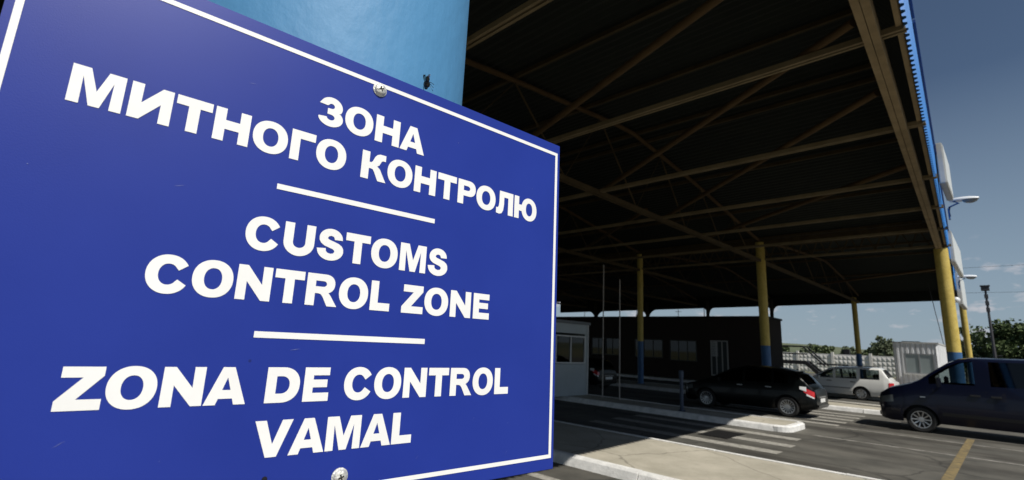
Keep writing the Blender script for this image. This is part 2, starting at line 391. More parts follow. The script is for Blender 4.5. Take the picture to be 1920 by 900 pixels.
def edge_lamp(y, z, out_, label, sc=1.0):
    xf = -.145-.0443*y+.14
    e = empty('edge_lamp', (xf,y,z), label, 'street lamp', 'lamps on the roof edge')
    m = MB(); m.tube([(0,0,-.35),(.02,0,-.05),(.25,0,.05),(out_,0,.12)], .03, 8); m.box(-.03,-.08,-.45,.01,.08,-.1); m.build('arm', mat('lamp_arm_blue', (.05,.16,.4), .5), e, smooth=True)
    m = MB(); n = 12; rows = []
    for i in range(n+1):
        u = i/n; x = out_-.08+u*.72*sc; w = .18*sc*math.sin(math.pi*min(1,.12+u*.80))**.6; h = .10*sc*math.sin(math.pi*min(1,.15+u*.78))**.5
        rows.append([(x, w*math.cos(a), .13+h*math.sin(a)) for a in [math.pi*k/10 for k in range(11)]]+[(x, -w, .12),(x, w, .12)])
    m.grid(rows); m.add([rows[0][k] for k in range(13)], [tuple(range(13))]); m.add([rows[-1][k] for k in range(13)], [tuple(range(13))])
    m.build('lamp_head', mat('lamp_white', (.75,.77,.78), .35), e, smooth=True, auto=R(60))
    m = MB(); vs = []
    rows = [[(out_+.42*sc+ .2*sc*math.cos(b)*math.cos(a), .125*sc*math.cos(b)*math.sin(a), .12-.12*sc*math.sin(b)) for a in [2*math.pi*k/16 for k in range(17)]] for b in [math.pi/2*j/5 for j in range(6)]]
    m.grid(rows); m.build('lamp_glass', mat('lamp_bowl', (.22,.23,.23), .15), e, smooth=True)
    return e
edge_lamp(20.3, 6.75, .12, 'white cobra head lamp sticking out from the roof edge, the nearer one', .95)
edge_lamp(33.2, 6.0, .05, 'white round lamp sticking out lower down the roof edge, the farther one', 1.0)
m = MB(); m.lathe([(0,.0),(.10,.01),(.16,.08),(.17,.16),(.12,.25),(.0,.28)], 16, (0,0,0)); o = m.build('ball_lamp', mat('lamp_white',(0,0,0)), None, loc=(-1.62,32.0,4.75), smooth=True)
tag(o, 'small white globe lamp by the top of the sunlit yellow column', 'lamp')
m = MB(); m.bar((0,0,0),(0,0,1.5),.05,.05); m.bar((0,.6,.4),(0,.6,1.5),.05,.05); m.bar((0,-.1,.4),(0,.7,.4),.04,.04)
tag(m.build('hanging_bracket', rimm, None, loc=(-1.62,41.5,3.9)), 'grey bracket bars hanging under the far end of the roof edge', 'bracket')

# ------------------------------------------------------------------ the sign
SC = 1.4
def ray(px, py): return np.array([px-960., py-450., FPX])
right = _n(ray(2060,694)); up_ = _n(ray(1180,-3700)); up_ = _n(up_-np.dot(up_,right)*right)
nor = _n(np.cross(right, up_)); nor = -nor if nor[2] > 0 else nor
p0 = ray(712,170)/930*.40*SC
rw, uw, nw = Vector(MW@right), Vector(MW@up_), Vector(MW@nor)
P0 = Vector(MW@p0)+Vector((0,0,EYE))
sg = empty('customs_sign', P0, 'blue customs zone sign with white lettering in three languages screwed to blue pillar', 'sign')
sg.matrix_world = Matrix(((rw.x,uw.x,nw.x,P0.x),(rw.y,uw.y,nw.y,P0.y),(rw.z,uw.z,nw.z,P0.z),(0,0,0,1)))
K = SC/1000.
# face material: satin blue film with sparse specks
sm = bpy.data.materials.new('sign_blue'); sm.use_nodes = True; t = sm.node_tree; b = t.nodes['Principled BSDF']
b.inputs['Roughness'].default_value = .40; b.inputs['Specular IOR Level'].default_value = .42
tcn = N(t,'ShaderNodeTexCoord')
vn = N(t,'ShaderNodeTexVoronoi'); vn.inputs['Scale'].default_value = 22; t.links.new(tcn.outputs['Object'], vn.inputs['Vector'])
vr = N(t,'ShaderNodeValToRGB'); vr.color_ramp.interpolation='LINEAR'; vr.color_ramp.elements[0].position=.020; vr.color_ramp.elements[0].color=(1,1,1,1); vr.color_ramp.elements[1].position=.038; vr.color_ramp.elements[1].color=(0,0,0,1)
t.links.new(vn.outputs['Distance'], vr.inputs[0])
vc = N(t,'ShaderNodeSeparateXYZ'); t.links.new(vn.outputs['Color'], vc.inputs[0])
gt = N(t,'ShaderNodeMath', operation='GREATER_THAN'); gt.inputs[1].default_value=.62; t.links.new(vc.outputs[0], gt.inputs[0])
mu = N(t,'ShaderNodeMath', operation='MULTIPLY'); t.links.new(vr.outputs[0], mu.inputs[0]); t.links.new(gt.outputs[0], mu.inputs[1])
mu2 = N(t,'ShaderNodeMath', operation='MULTIPLY'); t.links.new(mu.outputs[0], mu2.inputs[0]); mu2.inputs[1].default_value=.5
sp = N(t,'ShaderNodeMixRGB'); sp.inputs[1].default_value=(1,1,1,1)
pick = N(t,'ShaderNodeMath', operation='GREATER_THAN'); pick.inputs[1].default_value=.6; t.links.new(vc.outputs[1], pick.inputs[0])
spc = N(t,'ShaderNodeMixRGB'); t.links.new(pick.outputs[0], spc.inputs[0]); spc.inputs[1].default_value=(.004,.005,.03,1); spc.inputs[2].default_value=(.45,.5,.75,1)
nzs = N(t,'ShaderNodeTexNoise'); nzs.inputs['Scale'].default_value=6; nzs.inputs['Detail'].default_value=8; t.links.new(tcn.outputs['Object'], nzs.inputs[0])
nr = N(t,'ShaderNodeValToRGB'); nr.color_ramp.elements[0].position=.3; nr.color_ramp.elements[0].color=(.009,.027,.245,1); nr.color_ramp.elements[1].position=.7; nr.color_ramp.elements[1].color=(.013,.034,.28,1)
t.links.new(nzs.outputs[0], nr.inputs[0])
t.links.new(mu2.outputs[0], sp.inputs[0]); t.links.new(nr.outputs[0], sp.inputs[1]); t.links.new(spc.outputs[0], sp.inputs[2]); t.links.new(sp.outputs[0], b.inputs['Base Color'])
n3 = N(t,'ShaderNodeTexNoise'); n3.inputs['Scale'].default_value=900; bp=N(t,'ShaderNodeBump'); bp.inputs['Strength'].default_value=.06; bp.inputs['Distance'].default_value=.001
t.links.new(tcn.outputs['Object'], n3.inputs[0]); t.links.new(n3.outputs[0], bp.inputs['Height']); t.links.new(bp.outputs[0], b.inputs['Normal'])
white = mat('sign_white', (.80,.80,.785), .5, col2=(.86,.86,.845), vs=14, det=8)
m = MB(); m.box(-210*K,-309*K,-.004,210*K,16.5*K,0); m.build('panel', sm, sg, bevel=.0008)
m = MB()
def strip(u0,v0,u1,v1,z=.0004): m.quad((u0*K,v0*K,z),(u1*K,v0*K,z),(u1*K,v1*K,z),(u0*K,v1*K,z))
bw = 3.3
strip(-204.5-bw/2,5-bw/2,204.5+bw/2,5+bw/2); strip(-204.5-bw/2,-297-bw/2,204.5+bw/2,-297+bw/2)
strip(-204.5-bw/2,-297+bw/2,-204.5+bw/2,5-bw/2); strip(204.5-bw/2,-297+bw/2,204.5+bw/2,5-bw/2)
m.build('border_line', white, sg)
for v in ((-65.8,-98.8,60.1,-95.0),(-66.7,-198.2,59.2,-194.2)):
    m = MB(); strip(v[0],v[1],v[2],v[3]); m.build('divider_line', white, sg)
# --- heavy grotesque capitals, cap height 1
def arc(cx,cy,rx,ry,a0,a1,n=14,e=1.0):
    o = []
    for i in range(n+1):
        a = R(a0+(a1-a0)*i/n); c, s_ = math.cos(a), math.sin(a)
        o.append((cx+rx*math.copysign(abs(c)**e,c), cy+ry*math.copysign(abs(s_)**e,s_)))
    return o
def thick(path, w):
    # smooth path by Catmull-Rom then offset both sides
    P = [Vector(p) for p in path]; Q = []
    for i in range(len(P)-1):
        a = P[max(i-1,0)]; b_ = P[i]; c = P[i+1]; d_ = P[min(i+2,len(P)-1)]
        for k in range(8):
            u = k/8; Q.append(.5*((2*b_)+(c-a)*u+(2*a-5*b_+4*c-d_)*u*u+(-a+3*b_-3*c+d_)*u**3))
    Q.append(P[-1]); L, Rr = [], []
    for i, q in enumerate(Q):
        d_ = (Q[min(i+1,len(Q)-1)]-Q[max(i-1,0)]).normalized(); n_ = Vector((-d_.y,d_.x)); f_ = i/(len(Q)-1); ww = w[0]+(w[1]-w[0])*math.sin(math.pi*f_)
        L.append(tuple(q+n_*ww/2)); Rr.append(tuple(q-n_*ww/2))
    return L+Rr[::-1]
G = {}
G['H'] = (1.0,[[(0,0),(0,1),(.28,1),(.28,.64),(.72,.64),(.72,1),(1,1),(1,0),(.72,0),(.72,.38),(.28,.38),(.28,0)]])
G['N'] = (1.0,[[(0,0),(0,1),(.26,1),(.74,.44),(.74,1),(1,1),(1,0),(.745,0),(.26,.56),(.26,0)]])
G['И'] = (1.0,[[(0,0),(0,1),(.26,1),(.26,.44),(.74,1),(1,1),(1,0),(.74,0),(.74,.56),(.26,0)]])
G['M'] = (1.16,[[(0,0),(0,1),(.37,1),(.58,.39),(.79,1),(1.16,1),(1.16,0),(.92,0),(.92,.76),(.69,0),(.47,0),(.24,.76),(.24,0)]])
G['T'] = (.93,[[(0,1),(.93,1),(.93,.755),(.605,.755),(.605,0),(.325,0),(.325,.755),(0,.755)]])
G['Г'] = (.80,[[(0,0),(0,1),(.80,1),(.80,.755),(.28,.755),(.28,0)]])
G['L'] = (.77,[[(0,0),(0,1),(.28,1),(.28,.245),(.77,.245),(.77,0)]])
G['E'] = (.83,[[(0,0),(0,1),(.82,1),(.82,.785),(.28,.785),(.28,.63),(.76,.63),(.76,.42),(.28,.42),(.28,.23),(.83,.23),(.83,0)]])
G['Z'] = (.90,[[(0,0),(0,.21),(.50,.77),(.05,.77),(.05,1),(.88,1),(.88,.80),(.37,.23),(.90,.23),(.90,0)]])
G['A'] = (1.08,[[(0,0),(.39,1),(.69,1),(1.08,0),(.785,0),(.735,.165),(.34,.165),(.285,0)],[(.41,.375),(.54,.755),(.67,.375)]])
G['V'] = (1.08,[[(0,1),(.295,1),(.54,.32),(.785,1),(1.08,1),(.69,0),(.39,0)]])
G['O'] = (1.08,[arc(.54,.5,.54,.52,0,356,60,.93),arc(.54,.5,.255,.315,0,354,40,.93)])
G['C'] = (1.05,[arc(.53,.5,.53,.52,32,330,44,.95)+[(.78,.36)]+arc(.53,.5,.255,.30,322,40,30,.95)+[(.78,.64)]])
G['U'] = (1.0,[[(0,1),(.28,1)]+arc(.5,.40,.22,.185,180,360,16)+[(.72,1),(1,1)]+arc(.5,.40,.50,.42,0,-180,24)])
G['D'] = (1.02,[[(0,0),(0,1),(.46,1)]+arc(.46,.5,.56,.5,88,-88,26,.9)+[(.46,0)],[(.28,.235),(.28,.765),(.44,.765)]+arc(.44,.5,.28,.265,85,-85,16,.9)+[(.44,.235)]])
G['P'] = (.93,[[(0,0),(0,1),(.58,1)]+arc(.58,.68,.35,.32,85,-85,16,.9)+[(.58,.36),(.28,.36),(.28,0)],[(.28,.565),(.28,.79),(.50,.79)]+arc(.50,.6775,.15,.1125,80,-80,10)+[(.50,.565)]])
G['R'] = (1.07,[[(0,0),(0,1),(.62,1)]+arc(.62,.705,.34,.295,85,-60,14,.9)+[(.74,.42),(.83,.33),(1.07,0),(.75,0),(.58,.29),(.50,.375),(.40,.395),(.28,.395),(.28,0)],[(.28,.59),(.28,.80),(.56,.80)]+arc(.56,.695,.13,.105,80,-80,10)+[(.56,.59)]])
G['S'] = (.93,[[(.87,.70)]+arc(.46,.70,.41,.32,14,178,20)+[(.06,.62),(.12,.53),(.24,.455),(.42,.405),(.55,.37),(.625,.32),(.63,.265),(.58,.20),(.47,.178),(.36,.205),(.30,.26),(.285,.345),(.0,.32)]+arc(.47,.31,.46,.33,186,356,22)+[(.915,.40),(.86,.48),(.74,.55),(.55,.605),(.39,.645),(.33,.685),(.325,.735),(.375,.79),(.46,.81),(.56,.785),(.605,.69)]])
G['З'] = (.86,[[(.0,.735)]+arc(.42,.70,.39,.32,150,-30,18)+[(.68,.525)]+arc(.42,.29,.44,.31,38,-165,24)+[(0,.25),(.26,.28)]+arc(.42,.30,.155,.115,-160,80,14)+[(.30,.42),(.30,.60),(.43,.605)]+arc(.42,.71,.12,.105,-60,150,12)+[(.27,.72)]])
G['K'] = (1.0,[[(0,0),(0,1),(.28,1),(.28,.62),(.38,.62),(.44,.68),(.52,.86),(.60,.95),(.72,1.0),(.95,1.0),(.95,.80),(.84,.80),(.78,.76),(.70,.60),(.60,.53),(.74,.43),(.80,.33),(1.0,0),(.69,0),(.53,.30),(.46,.395),(.38,.41),(.28,.41),(.28,0)]])
G['Л'] = (1.0,[[(0,0),(0,.225),(.09,.225),(.15,.30),(.18,.50),(.185,1),(1,1),(1,0),(.72,0),(.72,.765),(.445,.765),(.44,.42),(.40,.16),(.31,.02),(.17,-.02)]])
el = arc(.95,.5,.49,.52,166,-166,50,.95)
G['Ю'] = (1.44,[[(0,0),(0,1),(.27,1),(.27,.625)]+el+[(.27,.375),(.27,0)],arc(.95,.5,.225,.315,0,354,40,.93)])
LS = {'A':-.01,'V':-.01,'T':.035,'O':.05,'C':.05,'З':.05,'S':.05,'Л':.03,'Z':.03}
def embolden(lp, sgn, d=.013):
    A = sum(lp[i][0]*lp[(i+1)%len(lp)][1]-lp[(i+1)%len(lp)][0]*lp[i][1] for i in range(len(lp)))
    o = 1 if A > 0 else -1; out_ = []; n = len(lp)
    for i in range(n):
        p, a, c = Vector(lp[i]), Vector(lp[i-1]), Vector(lp[(i+1)%n])
        e1, e2 = (p-a), (c-p)
        if e1.length < 1e-6 or e2.length < 1e-6: e1 = e2 = (e1 if e1.length > e2.length else e2)
        e1.normalize(); e2.normalize(); n1 = Vector((e1.y,-e1.x))*o; n2 = Vector((e2.y,-e2.x))*o
        b2 = (n1+n2); k = b2.length_squared
        off = b2*(2/max(k,.7))*d*sgn if k > 1e-4 else n1*d*sgn
        q = p+off; out_.append((q.x, (q.y+d)/(1+2*d)))
    return out_
def word(letters, u0, u1, v0, name='lettering'):
    # v0 = baseline, cap height 22.2 units; widths scaled so the word spans u0..u1
    pos = []; x = 0
    for i, ch in enumerate(letters):
        gl = G[ch]; l = LS.get(ch,.08)
        if i: x += l
        pos.append(x); x += gl[0]+LS.get(ch, .03 if ch in 'RKLГEP' else .08)
        last = pos[-1]+gl[0]
    sx = (u1-u0)/last; print('word', letters, 'sx/cap', round(sx/22.2,3))
    mb = MB()
    for ch, p in zip(letters, pos):
        GG = [embolden(lp, 1 if k == 0 else -1) for k, lp in enumerate(G[ch][1])]
        loops = [[((u0+(p+a)*sx)*K, (v0+c*22.2)*K, .0004) for a, c in lp] for lp in GG]
        tris = geometry.tessellate_polygon([[Vector(q) for q in lp] for lp in loops])
        flat = [q for lp in loops for q in lp]; mb.add(flat, [tuple(tr) for tr in tris])
    o = mb.build(name, white, sg, recalc=False)
    me = o.data; bm = bmesh.new(); bm.from_mesh(me)
    for f_ in bm.faces:
        if f_.normal.z < 0: f_.normal_flip()
    bm.to_mesh(me); bm.free()
    return o
def line(ws, v0):
    for w_, a, c in ws: word(w_, a, c, v0)
line([('ЗOHA',-44.6,44.3)], -42.8)
line([('MИTHOГO',-178.2,-21.1),('KOHTPOЛЮ',-8.3,177.3)], -75.3)
line([('CUSTOMS',-80.3,75.6)], -142.0)
line([('CONTROL',-128.2,25.2),('ZONE',36.0,122.8)], -174.9)
line([('ZONA',-155.4,-66.5),('DE',-54.9,-14.6),('CONTROL',-3.4,148.8)], -238.8)
line([('VAMAL',-58.1,53.2)], -271.7)
rs = random.Random(4); m = MB()
for (u, v, L, a) in ((112,-258,5,.9),(121,-262,3,1.0),(150,-288,4,.7),(-120,-110,6,.3),(30,-150,4,1.2),(95,-60,5,.5),(-40,-205,7,.15),(-150,-255,6,.6),(170,-120,4,1.3),(-90,-30,5,.2),(60,-283,4,.8)):
    dx, dy = math.cos(a)*L/2, math.sin(a)*L/2; w_ = .16
    m.add([((u-dx)*K,(v-dy)*K,.0003),((u-dx*.2-dy*.05)*K,(v-dy*.2-w_)*K,.0003),((u+dx)*K,(v+dy)*K,.0003),((u+dx*.1)*K,(v+dy*.1+w_)*K,.0003)], [(0,1,2,3)])
for k in range(14):
    u, v, q = rs.uniform(-200,200), rs.uniform(-300,12), rs.uniform(.2,.5)
    m.add([((u+q*math.cos(t_)*rs.uniform(.6,1))*K,(v+q*math.sin(t_)*rs.uniform(.6,1))*K,.0003) for t_ in [k_*1.047 for k_ in range(6)]], [tuple(range(6))])
m.build('scratches', mat('scratch', (.14,.17,.42), .6), sg, recalc=False)
# screws
zinc = mat('zinc', (.62,.62,.58), .5, .45, bump=.3, bs=300)
for v in (0.5,-289.0):
    m = MB(); r = 6.9/1000
    m.lathe([(r*1.18,0),(r*1.18,.0008),(r*.98,.0012),(r*.93,.0026),(r*.7,.0040),(r*.35,.0046),(0,.0047)], 28, (0,0,0))
    s_ = m.build('screw', zinc, sg, loc=(0,v*K,.0002), smooth=True, auto=R(70))
    m = MB(); L, w_ = r*.42, r*.10
    m.box(-L,-w_,.0043,L,w_,.0049); m.box(-w_,-L,.0043,w_,-w_,.0049); m.box(-w_,w_,.0043,w_,L,.0049)
    c = m.build('cross_slot', mat('slot_dark', (.02,.02,.02), .8), s_); c.rotation_euler = (0,0,.35)
m = MB(); m.lathe([(0,.0008),(.0022,.0006),(.0024,0)], 12, (0,0,0)); m.build('drill_hole', mat('hole_dark', (.002,.002,.01), .9), sg, loc=(-48.5*K,-284.5*K,.0002))
# fly resting on the top edge
fm = mat('fly_black', (.01,.012,.012), .25); fo = P0+rw*(44*K)+uw*(20.5*K)+nw*.000
fl = empty('fly', fo, 'small black fly perched on the top edge of the sign', 'fly')
m = MB()
def ell(c, r, ax=(0,0)):
    rows = [[(c[0]+r[0]*math.cos(b)*math.cos(a), c[1]+r[1]*math.cos(b)*math.sin(a), c[2]+r[2]*math.sin(b)) for a in [2*math.pi*k/10 for k in range(11)]] for b in [-math.pi/2+math.pi*j/6 for j in range(7)]]
    m.grid(rows)
ell((0,0,.004),(.0028,.0034,.0028)); ell((0,.0045,.0042),(.0018,.0034,.0018)); ell((0,-.0038,.0042),(.0015,.0013,.0014))
for s in (-1,1):
    for k in (-1,0,1):
        m.tube([(s*.001,k*.001,.003),(s*.003,k*.002,.0035),(s*.0038,k*.003,-.001)], .00025, 5)
m.build('fly_body', fm, fl, smooth=True)
for s in (-1,1):
    m = MB(); m.add([(s*.001,0,.006),(s*.0028,.004,.0065),(s*.0032,.0075,.0065),(s*.0012,.0075,.0065),(s*.0003,.004,.0062)], [(0,1,2,3,4)]); m.build('wing', glass('wing_film',(.5,.5,.45),.1,.7), fl)
fl.rotation_euler = (.5,.35,-1.9); fl.scale = (1.5,1.5,1.5)

# ------------------------------------------------------------------ vehicles
tyre_m = mat('tyre', (.018,.018,.018), .85); rim_m = mat('rim_alloy', (.55,.56,.57), .3, .85); dark_m = mat('dark_trim', (.012,.012,.013), .5)
intr = mat('car_interior', (.02,.02,.022), .85); gl_side = glass('car_glass', (.55,.62,.62), .06, .8); gl_dark = glass('tinted_glass', (.05,.055,.06), .06, .8)
red_m = mat('tail_red', (.55,.015,.012), .2, coat=1); clear_m = mat('lamp_clear', (.75,.76,.76), .12, coat=1); plate_m = mat('plate_white', (.75,.75,.73), .4)
amber = mat('amber', (.8,.6,.35), .3)
def wheel(parent, x, y, s, r, w, style):
    e = bpy.data.objects.new('wheel', None); COL.objects.link(e); e.parent = parent; e.location = (x, y, r); e.empty_display_size = .1
    m = MB(); rr = r*.66; p = [(rr,-w/2+.01),(rr+.02,-w/2),(r-.03,-w/2),(r-.005,-w/2+.03),(r,-w/4),(r,w/4),(r-.005,w/2-.03),(r-.03,w/2),(rr+.02,w/2),(rr,w/2-.01)]
    m.lathe(p, 40, (0,0,0), 'y'); m.build('tyre', tyre_m, e, smooth=True)
    m = MB(); o = s*w/2
    m.lathe([(rr+.006,o-s*.012),(rr-.012,o-s*.005),(rr-.03,o-s*.02),(rr-.035,o-s*.10),(.05,o-s*.10),(0,o-s*.10)], 40, (0,0,0), 'y', 0 if style != 'cap' else 0)
    if style == 'spoke':
        for k in range(10):
            a = 2*math.pi*k/10; c, q = math.cos(a), math.sin(a); m.bar((c*.05,o-s*.04,q*.05),(c*(rr-.015),o-s*.012,q*(rr-.015)), .030,.03, up=(0,1,0), mi=1)
    elif style == 'multi':
        for k in range(14):
            a = 2*math.pi*k/14; c, q = math.cos(a), math.sin(a); m.bar((c*.04,o-s*.035,q*.04),(c*(rr-.012),o-s*.010,q*(rr-.012)), .026,.02, up=(0,1,0), mi=1)
    else:
        m.lathe([(rr-.01,o-s*.008),(rr*.8,o+s*.004),(rr*.5,o-s*.02),(.04,o-s*.005),(0,o-s*.005)], 30, (0,0,0), 'y', 1)
        for k in range(8):
            a = 2*math.pi*k/8; c, q = math.cos(a), math.sin(a); m.bar((c*rr*.6,o-s*.006,q*rr*.6),(c*rr*.85,o+s*.002,q*rr*.85), .03,.02, up=(0,1,0), mi=2)
    m.lathe([(.065,o-s*.03),(.06,o-s*.006),(0,o-s*.003)], 20, (0,0,0), 'y', 1)
    lip = [(rr+.004,o-s*.008),(rr+.004,o+s*.002),(rr-.014,o+s*.001),(rr-.018,o-s*.02)]; m.lathe(lip, 40, (0,0,0), 'y', 1)
    m.build('rim', [mat('rim_shadow',(.03,.03,.03),.6), rim_m, dark_m], e, smooth=True)
    return e
def vehicle(name, loc, label, cat, P_, pm, wins, glassm, ws, rw_, wheels, L, Wd, style, rw_glass=None):
    """P_: dict of (x,z) profiles top, belt, sill, half (half width factor). local x from nose (0) to tail (L), y=0 centre"""
    root = empty(name, loc, label, cat)
    f_ = lambda k, x: float(np.interp(x, [a for a,_ in P_[k]], [b_ for _,b_ in P_[k]]))
    xs = set(np.linspace(0, L, 46).tolist()); 
    for k in ('top','belt','half'): xs |= {a for a,_ in P_[k] if 0 <= a <= L}
    for (a, b_, _) in wins: xs |= {a, b_}
    for (a, b_) in (ws, rw_): xs |= {a, b_}
    for wx, wr in wheels:
        R_ = wr+.055
        for k in range(13): xs.add(wx+R_*math.cos(math.pi*k/12))
    xs = sorted(xs); xs = [x for i, x in enumerate(xs) if i == 0 or x-xs[i-1] > 1e-4]
    low_t = [0,.12,.3,.5,.72,.9,1.0]; low_g = [.93,.975,1.0,1.0,.985,.965,.945]
    tum = P_.get('tumble', .22)
    secs = []
    for x in xs:
        zl = f_('sill', x)
        for wx, wr in wheels:
            R_ = wr+.055; d_ = abs(x-wx)
            if d_ < R_: zl = max(zl, wr+math.sqrt(max(0,R_*R_-d_*d_))-.0)
        zb, zt = f_('belt', x), f_('top', x); zt = max(zt, zb+.012); w = f_('half', x)*Wd/2; zl = min(zl, zb-.02)
        s = []
        z_s = f_('sill', x)
        for tt, g in zip(low_t, low_g):
            z = zl+(zb-zl)*tt; tr = (z-z_s)/(zb-z_s); g = float(np.interp(tr, low_t, low_g)); s.append((w*g, z))
        h = zt-zb; y0 = w*.945
        for fz in (0,1,2,3):     # window rows: lower frame, glass, upper frame
            z = [zb+min(.035,h*.1), zb+h*.45, zb+h-min(.085,h*.3), zb+h-min(.03,h*.12)][fz]
            s.append((y0-(z-zb)*tum-(.02 if fz == 3 else 0)*min(1,h/.3), z))
        yt = s[-1][0]
        for u in (.06,.2,.45,.75,1.0):
            s.append((yt*(1-u), zt-.012+.04*(1-(1-u)**2)*min(1,h/.2+.5)-(.0 if u > .05 else 0)))
        secs.append(s)
    n = len(secs[0]); body = MB(); G_ = {}
    for side in (-1, 1):
        for i in range(len(xs)-1):
            for j in range(n-1):
                a, b_, c, d_ = secs[i][j], secs[i+1][j], secs[i+1][j+1], secs[i][j+1]
                q = [(xs[i], side*a[0], a[1]), (xs[i+1], side*b_[0], b_[1]), (xs[i+1], side*c[0], c[1]), (xs[i], side*d_[0], d_[1])]
                xm = (xs[i]+xs[i+1])/2; key = None
                if 7 <= j < 9:
                    for k, (wa, wb, gm) in enumerate(wins):
                        if wa <= xm <= wb: key = ('side_window', side, k, gm)
                if j >= 11:
                    if ws[0] <= xm <= ws[1]: key = ('windscreen', 0, 0, None)
                    if rw_[0] <= xm <= rw_[1]: key = ('rear_window', 0, 0, None)
                if key: G_.setdefault(key, MB()).add(q, [(0,1,2,3)])
                else: body.add(q, [(0,1,2,3)])
        for i, ii in ((0, 0), (len(xs)-1, 0)):
            pass
    for i in (0, len(xs)-1):
        s = secs[i]; ring = [(xs[i], y, z) for y, z in s]+[(xs[i], -y, z) for y, z in s[::-1][1:]]
        body.add(ring, [tuple(range(len(ring)))])
    bo = body.build('body', pm, root, smooth=True, auto=R(32))
    for (nm, sd, k, gm), g in G_.items(): g.build(nm, gm or (glassm if nm != 'rear_window' else (rw_glass or glassm)), root, smooth=True)
    # floor pan, wheel wells, interior
    m = MB(); hw = Wd/2*.86
    zf = f_('sill', L/2)+.02
    m.box(.25,-hw*.72,zf,L-.25,hw*.72,zf+.06)
    for wx, wr in wheels: m.box(wx-wr-.03,-hw*.72,zf,wx+wr+.03,hw*.72,wr*2.1)
    m.build('underbody', dark_m, root)
    m = MB(); xd = ws[0]+.15; zb = f_('belt', ws[1])
    m.box(xd,-hw*.82,zf+.1,xd+.45,hw*.82,zb+.02)
    for k in (0,1):
        xr = ws[1]+.35+k*.95
        if xr < L-.8:
            for s in (-1,1):
                m.box(xr,-.24+s*.38,zf+.1,xr+.5,.24+s*.38,zf+.42); m.box(xr+.42,-.24+s*.38,zf+.3,xr+.56,.24+s*.38,zb+.1); m.box(xr+.45,-.11+s*.38,zb+.12,xr+.54,.11+s*.38,zb+.3)
    m.build('seats', intr, root, bevel=.02)
    for wx, wr in wheels:
        for s in (-1,1): wheel(root, wx, s*(Wd/2-.125), s, wr, .20, style)
    return root, f_, secs, xs
def side_pt(f_, x, z, Wd, out_=0.004):   # y at the near flank
    zs, zb = f_('sill', x), f_('belt', x); g = float(np.interp((z-zs)/(zb-zs), [0,.12,.3,.5,.72,.9,1.0], [.93,.975,1.0,1.0,.985,.965,.945])); return f_('half', x)*Wd/2*g+out_
def patch(root, name, pts, mt, f_, Wd, th=.012, sides=(-1,1)):
    """small raised plate hugging the flank, pts in (x,z)"""
    for s in sides:
        m = MB(); n = len(pts); vs = [(x, s*side_pt(f_, x, z, Wd, -.004), z) for x, z in pts]+[(x, s*side_pt(f_, x, z, Wd, th), z) for x, z in pts]
        m.add(vs, [tuple(range(n)), tuple(range(2*n-1,n-1,-1))]+[(i,(i+1)%n,n+(i+1)%n,n+i) for i in range(n)])
        m.build(name, mt, root)
def wrap_lamp(root, name, mt, f_, Wd, x0, x1, z0, z1, tail, sides=(-1,1), off=.008, slant=0, n=8, zfun=None):
    """lamp that wraps the corner following the plan outline"""
    for s in sides:
        m = MB(); rows = []
        for j in range(5):
            tz = j/4; row = []
            for i in range(n+1):
                u = i/n; x = x0+(x1-x0)*u; za, zb_ = zfun(u) if zfun else (z0,z1)
                z = za+(zb_-za)*tz; row.append((x+slant*(tz-.5)+(off if tail else -off), s*side_pt(f_, min(x,P_END[0]), z, Wd, off), z))
            rows.append(row)
        m.grid(rows); m.build(name, mt, root, smooth=True)
P_END = [99]

# --- dark blue van
navy = mat('navy_paint', (.0015,.003,.015), .3, coat=.25, spec=.3)
VP = dict(top=[(0,.86),(.05,.97),(.26,1.12),(.75,1.28),(.95,1.38),(1.25,1.62),(1.6,1.88),(1.82,1.99),(2.1,2.04),(3.6,2.05),(4.65,2.03),(4.82,1.93),(4.89,1.70)],
          belt=[(0,.82),(.05,.92),(.26,1.04),(.75,1.19),(1.05,1.25),(1.4,1.29),(4.89,1.32)], sill=[(0,.30),(.25,.24),(1.4,.27),(4,.27),(4.89,.36)],
          half=[(0,.70),(.04,.78),(.12,.87),(.28,.94),(.6,.985),(1.1,1),(4.5,1),(4.75,.97),(4.86,.92),(4.89,.88)], tumble=.17)
VL, VW = 4.89, 1.90
van, vf, _, _ = vehicle('van', (-2.89,18.12+VW/2,0), 'dark navy blue passenger van entering from the right edge', 'van', VP, navy,
    [(1.18,2.12,gl_side),(2.42,3.42,gl_dark),(3.6,4.62,gl_dark)], gl_side, (.97,1.74), (4.68,4.86), [(.93,.335),(3.93,.335)], VL, VW, 'spoke', gl_dark)
wrap_lamp(van, 'headlight', mat('lamp_smoky', (.10,.11,.11), .15), vf, VW, .03,.36,.70,.92, False, zfun=lambda u:(.70+.05*u,.86+.08*u))
patch(van, 'bumper_trim', [(.14,.34),(.14,.56),(.50,.58),(.50,.50)], navy, vf, VW, .02)
patch(van, 'door_seam', [(2.30,.33),(2.30,1.20),(2.312,1.20),(2.312,.33)], dark_m, vf, VW, .003)
patch(van, 'door_seam', [(1.30,.62),(1.24,1.18),(1.252,1.18),(1.312,.62)], dark_m, vf, VW, .003)
patch(van, 'door_seam', [(3.50,.45),(3.50,1.22),(3.512,1.22),(3.512,.45)], dark_m, vf, VW, .003)
patch(van, 'door_handle', [(2.0,1.06),(2.0,1.10),(2.2,1.10),(2.2,1.06)], dark_m, vf, VW, .035)
patch(van, 'door_handle', [(2.40,1.06),(2.40,1.10),(2.6,1.10),(2.6,1.06)], dark_m, vf, VW, .035)
patch(van, 'side_repeater', [(.96,.93),(.96,.955),(1.07,.955),(1.07,.93)], clear_m, vf, VW, .012)
patch(van, 'side_moulding', [(1.4,.50),(1.4,.58),(3.5,.58),(3.5,.50)], dark_m, vf, VW, .012)
